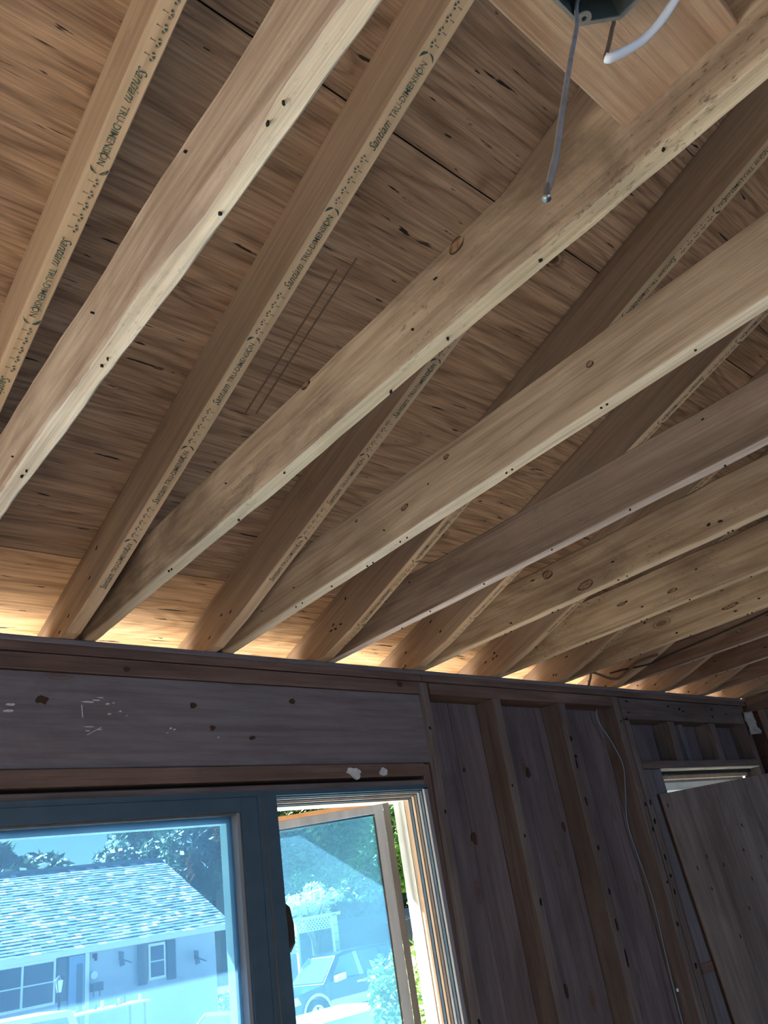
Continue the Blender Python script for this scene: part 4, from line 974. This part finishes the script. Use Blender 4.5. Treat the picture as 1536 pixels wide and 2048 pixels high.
tree('tree', 18.13, 28.5, 5.55, 3.00, 4.37, 10000, 0.197, 'leaf_dark', 'tree directly right of the gable of the neighbouring house', seed=5, group=G_)
tree('tree', 23.00, 30.0, 5.40, 4.14, 4.08, 12000, 0.198, 'leaf_mid', 'broad leafy tree over the lattice arbor', seed=6, group=G_)
tree('tree', 34.59, 38.0, 6.62, 5.23, 5.70, 12000, 0.248, 'leaf_mid', 'broad leafy tree above the navy vehicle', seed=7, group=G_)
tree('tree', 33.0, 29, 4.6, 4.0, 4.2, 8000, .18, 'leaf_light', 'bright green tree seen in the gap right of the open sash', seed=8, group=G_)
tree('tree', 55.0, 85, 4.0, 38, 7.5, 9000, .85, 'leaf_dark', 'low dark tree belt closing the far distance', seed=9, ry=5, trunk=False, group=G_)
tree('street_tree', -3.0, 13.6, 6.6, 4.2, 2.0, 7000, .2, 'leaf_mid', 'street tree left of the view, shading part of the far roof', seed=10)
tree('shrub', 8.45, 8.6, .5, .62, .85, 900, .075, 'leaf_light', 'pale leafy shrub in front of the navy vehicle', seed=11, cat='shrub', trunk=True)
tree('shrub', 5.35, 4.6, .55, .6, 1.05, 2600, .055, 'leaf_light', 'bright green shrub close outside, beside the white casing', seed=12, cat='shrub')
tree('shrub', 14.3, 23.2, -.2, .7, .6, 700, .07, 'leaf_mid', 'low bush at the left of the navy vehicle windshield', seed=13, cat='shrub')
tree('flowering_vine', 17.2, 22.75, 2.35, 1.35, .72, 2500, .085, 'blossom', 'white blossoming vine heaped over the lattice arbor', seed=14, cat='vine', trunk=True)
# lattice arbor
ab = empty('lattice_arbor', (17.2, 22, GZ)); tag(ab, 'white lattice arbor with posts behind the navy vehicle', 'arbor')
b = MB()
def lat(b, x0, x1, z0, z1, y):
    s_ = .13; k = x0 - (z1 - z0)
    while k < x1:
        for sg in (1, -1):
            pts = []
            xa, za = (k, z0) if sg > 0 else (k, z1); xb, zb = k + (z1 - z0), (z1 if sg > 0 else z0)
            if xa < x0: za += (x0 - xa) * sg; xa = x0
            if xb > x1: zb -= (xb - x1) * sg; xb = x1
            if xb - xa > .03: b.bar((xa, y + sg * .008, za), (xb, y + sg * .008, zb), .04, .012, (0, 1, 0))
        k += s_
lat(b, -1.1, .28, 1.45 - GZ, 1.80 - GZ, 0); b.build('lattice_panel', M['white_paint'], ab)
b = MB(); lat(b, -1.55, -1.12, .9 - GZ, 1.4 - GZ, 0); b.build('lattice_panel', M['siding'], ab)
for x, w_ in ((.42, .20), (-1.15, .08)):
    b = MB(); b.box(x - w_ / 2, x + w_ / 2, -.06, .06, 0, 1.85 - GZ); pp = b.build('post', M['white_paint'], ab)
b = MB(); b.box(-1.3, .7, -.06, .06, 1.81 - GZ, 1.90 - GZ); b.build('beam', M['white_paint'], ab)
b = MB()
for i in range(11): b.box(.315, .525, -.066, -.061, .25 + i * .26, .262 + i * .26)
b.build('post_joints', M['shutter'], ab, kind='stuff')
# shed behind, far right neighbour
sh = empty('garage', (19.9, 24.0, GZ)); tag(sh, 'dark blue-grey garage wall beyond the arbor', 'garage')
M['garage'] = mottled('garage', (.05, .065, .085), (.07, .09, .11), 3, .8, 0)
b = MB(); b.box(-3.6, 4, 0, 2.6, 0, 2.3); b.build('wall', M['garage'], sh)
b = MB(); b.prism([(-.2, 2.3), (1.3, 2.7), (2.8, 2.3)], -3.7, 4.2); o = b.build('roof', M['shutter'], sh); o.matrix_local = Matrix(((0, 1, 0, 0), (1, 0, 0, 0), (0, 0, 1, 0), (0, 0, 0, 1)))
f2 = empty('beige_house', (30, 20, gz(20))); tag(f2, 'beige sided house glimpsed between the sash and the white casing', 'house')
b = MB(); b.box(-3, 5, 0, 5, 0, 2.4); b.build('wall', M['cream'], f2)
for i in range(9):
    b = MB(); b.box(-3.03, 5.03, -.03, -.001, .1 + i * .25, .33 + i * .25); b.build('siding_board', M['frame_tan'], f2)
b = MB(); b.prism([(-.4, 2.4), (2.5, 3.6), (5.4, 2.4)], -3.4, 5.4); o = b.build('roof', M['shutter'], f2); o.matrix_local = Matrix(((0, 1, 0, 0), (1, 0, 0, 0), (0, 0, 1, 0), (0, 0, 0, 1)))
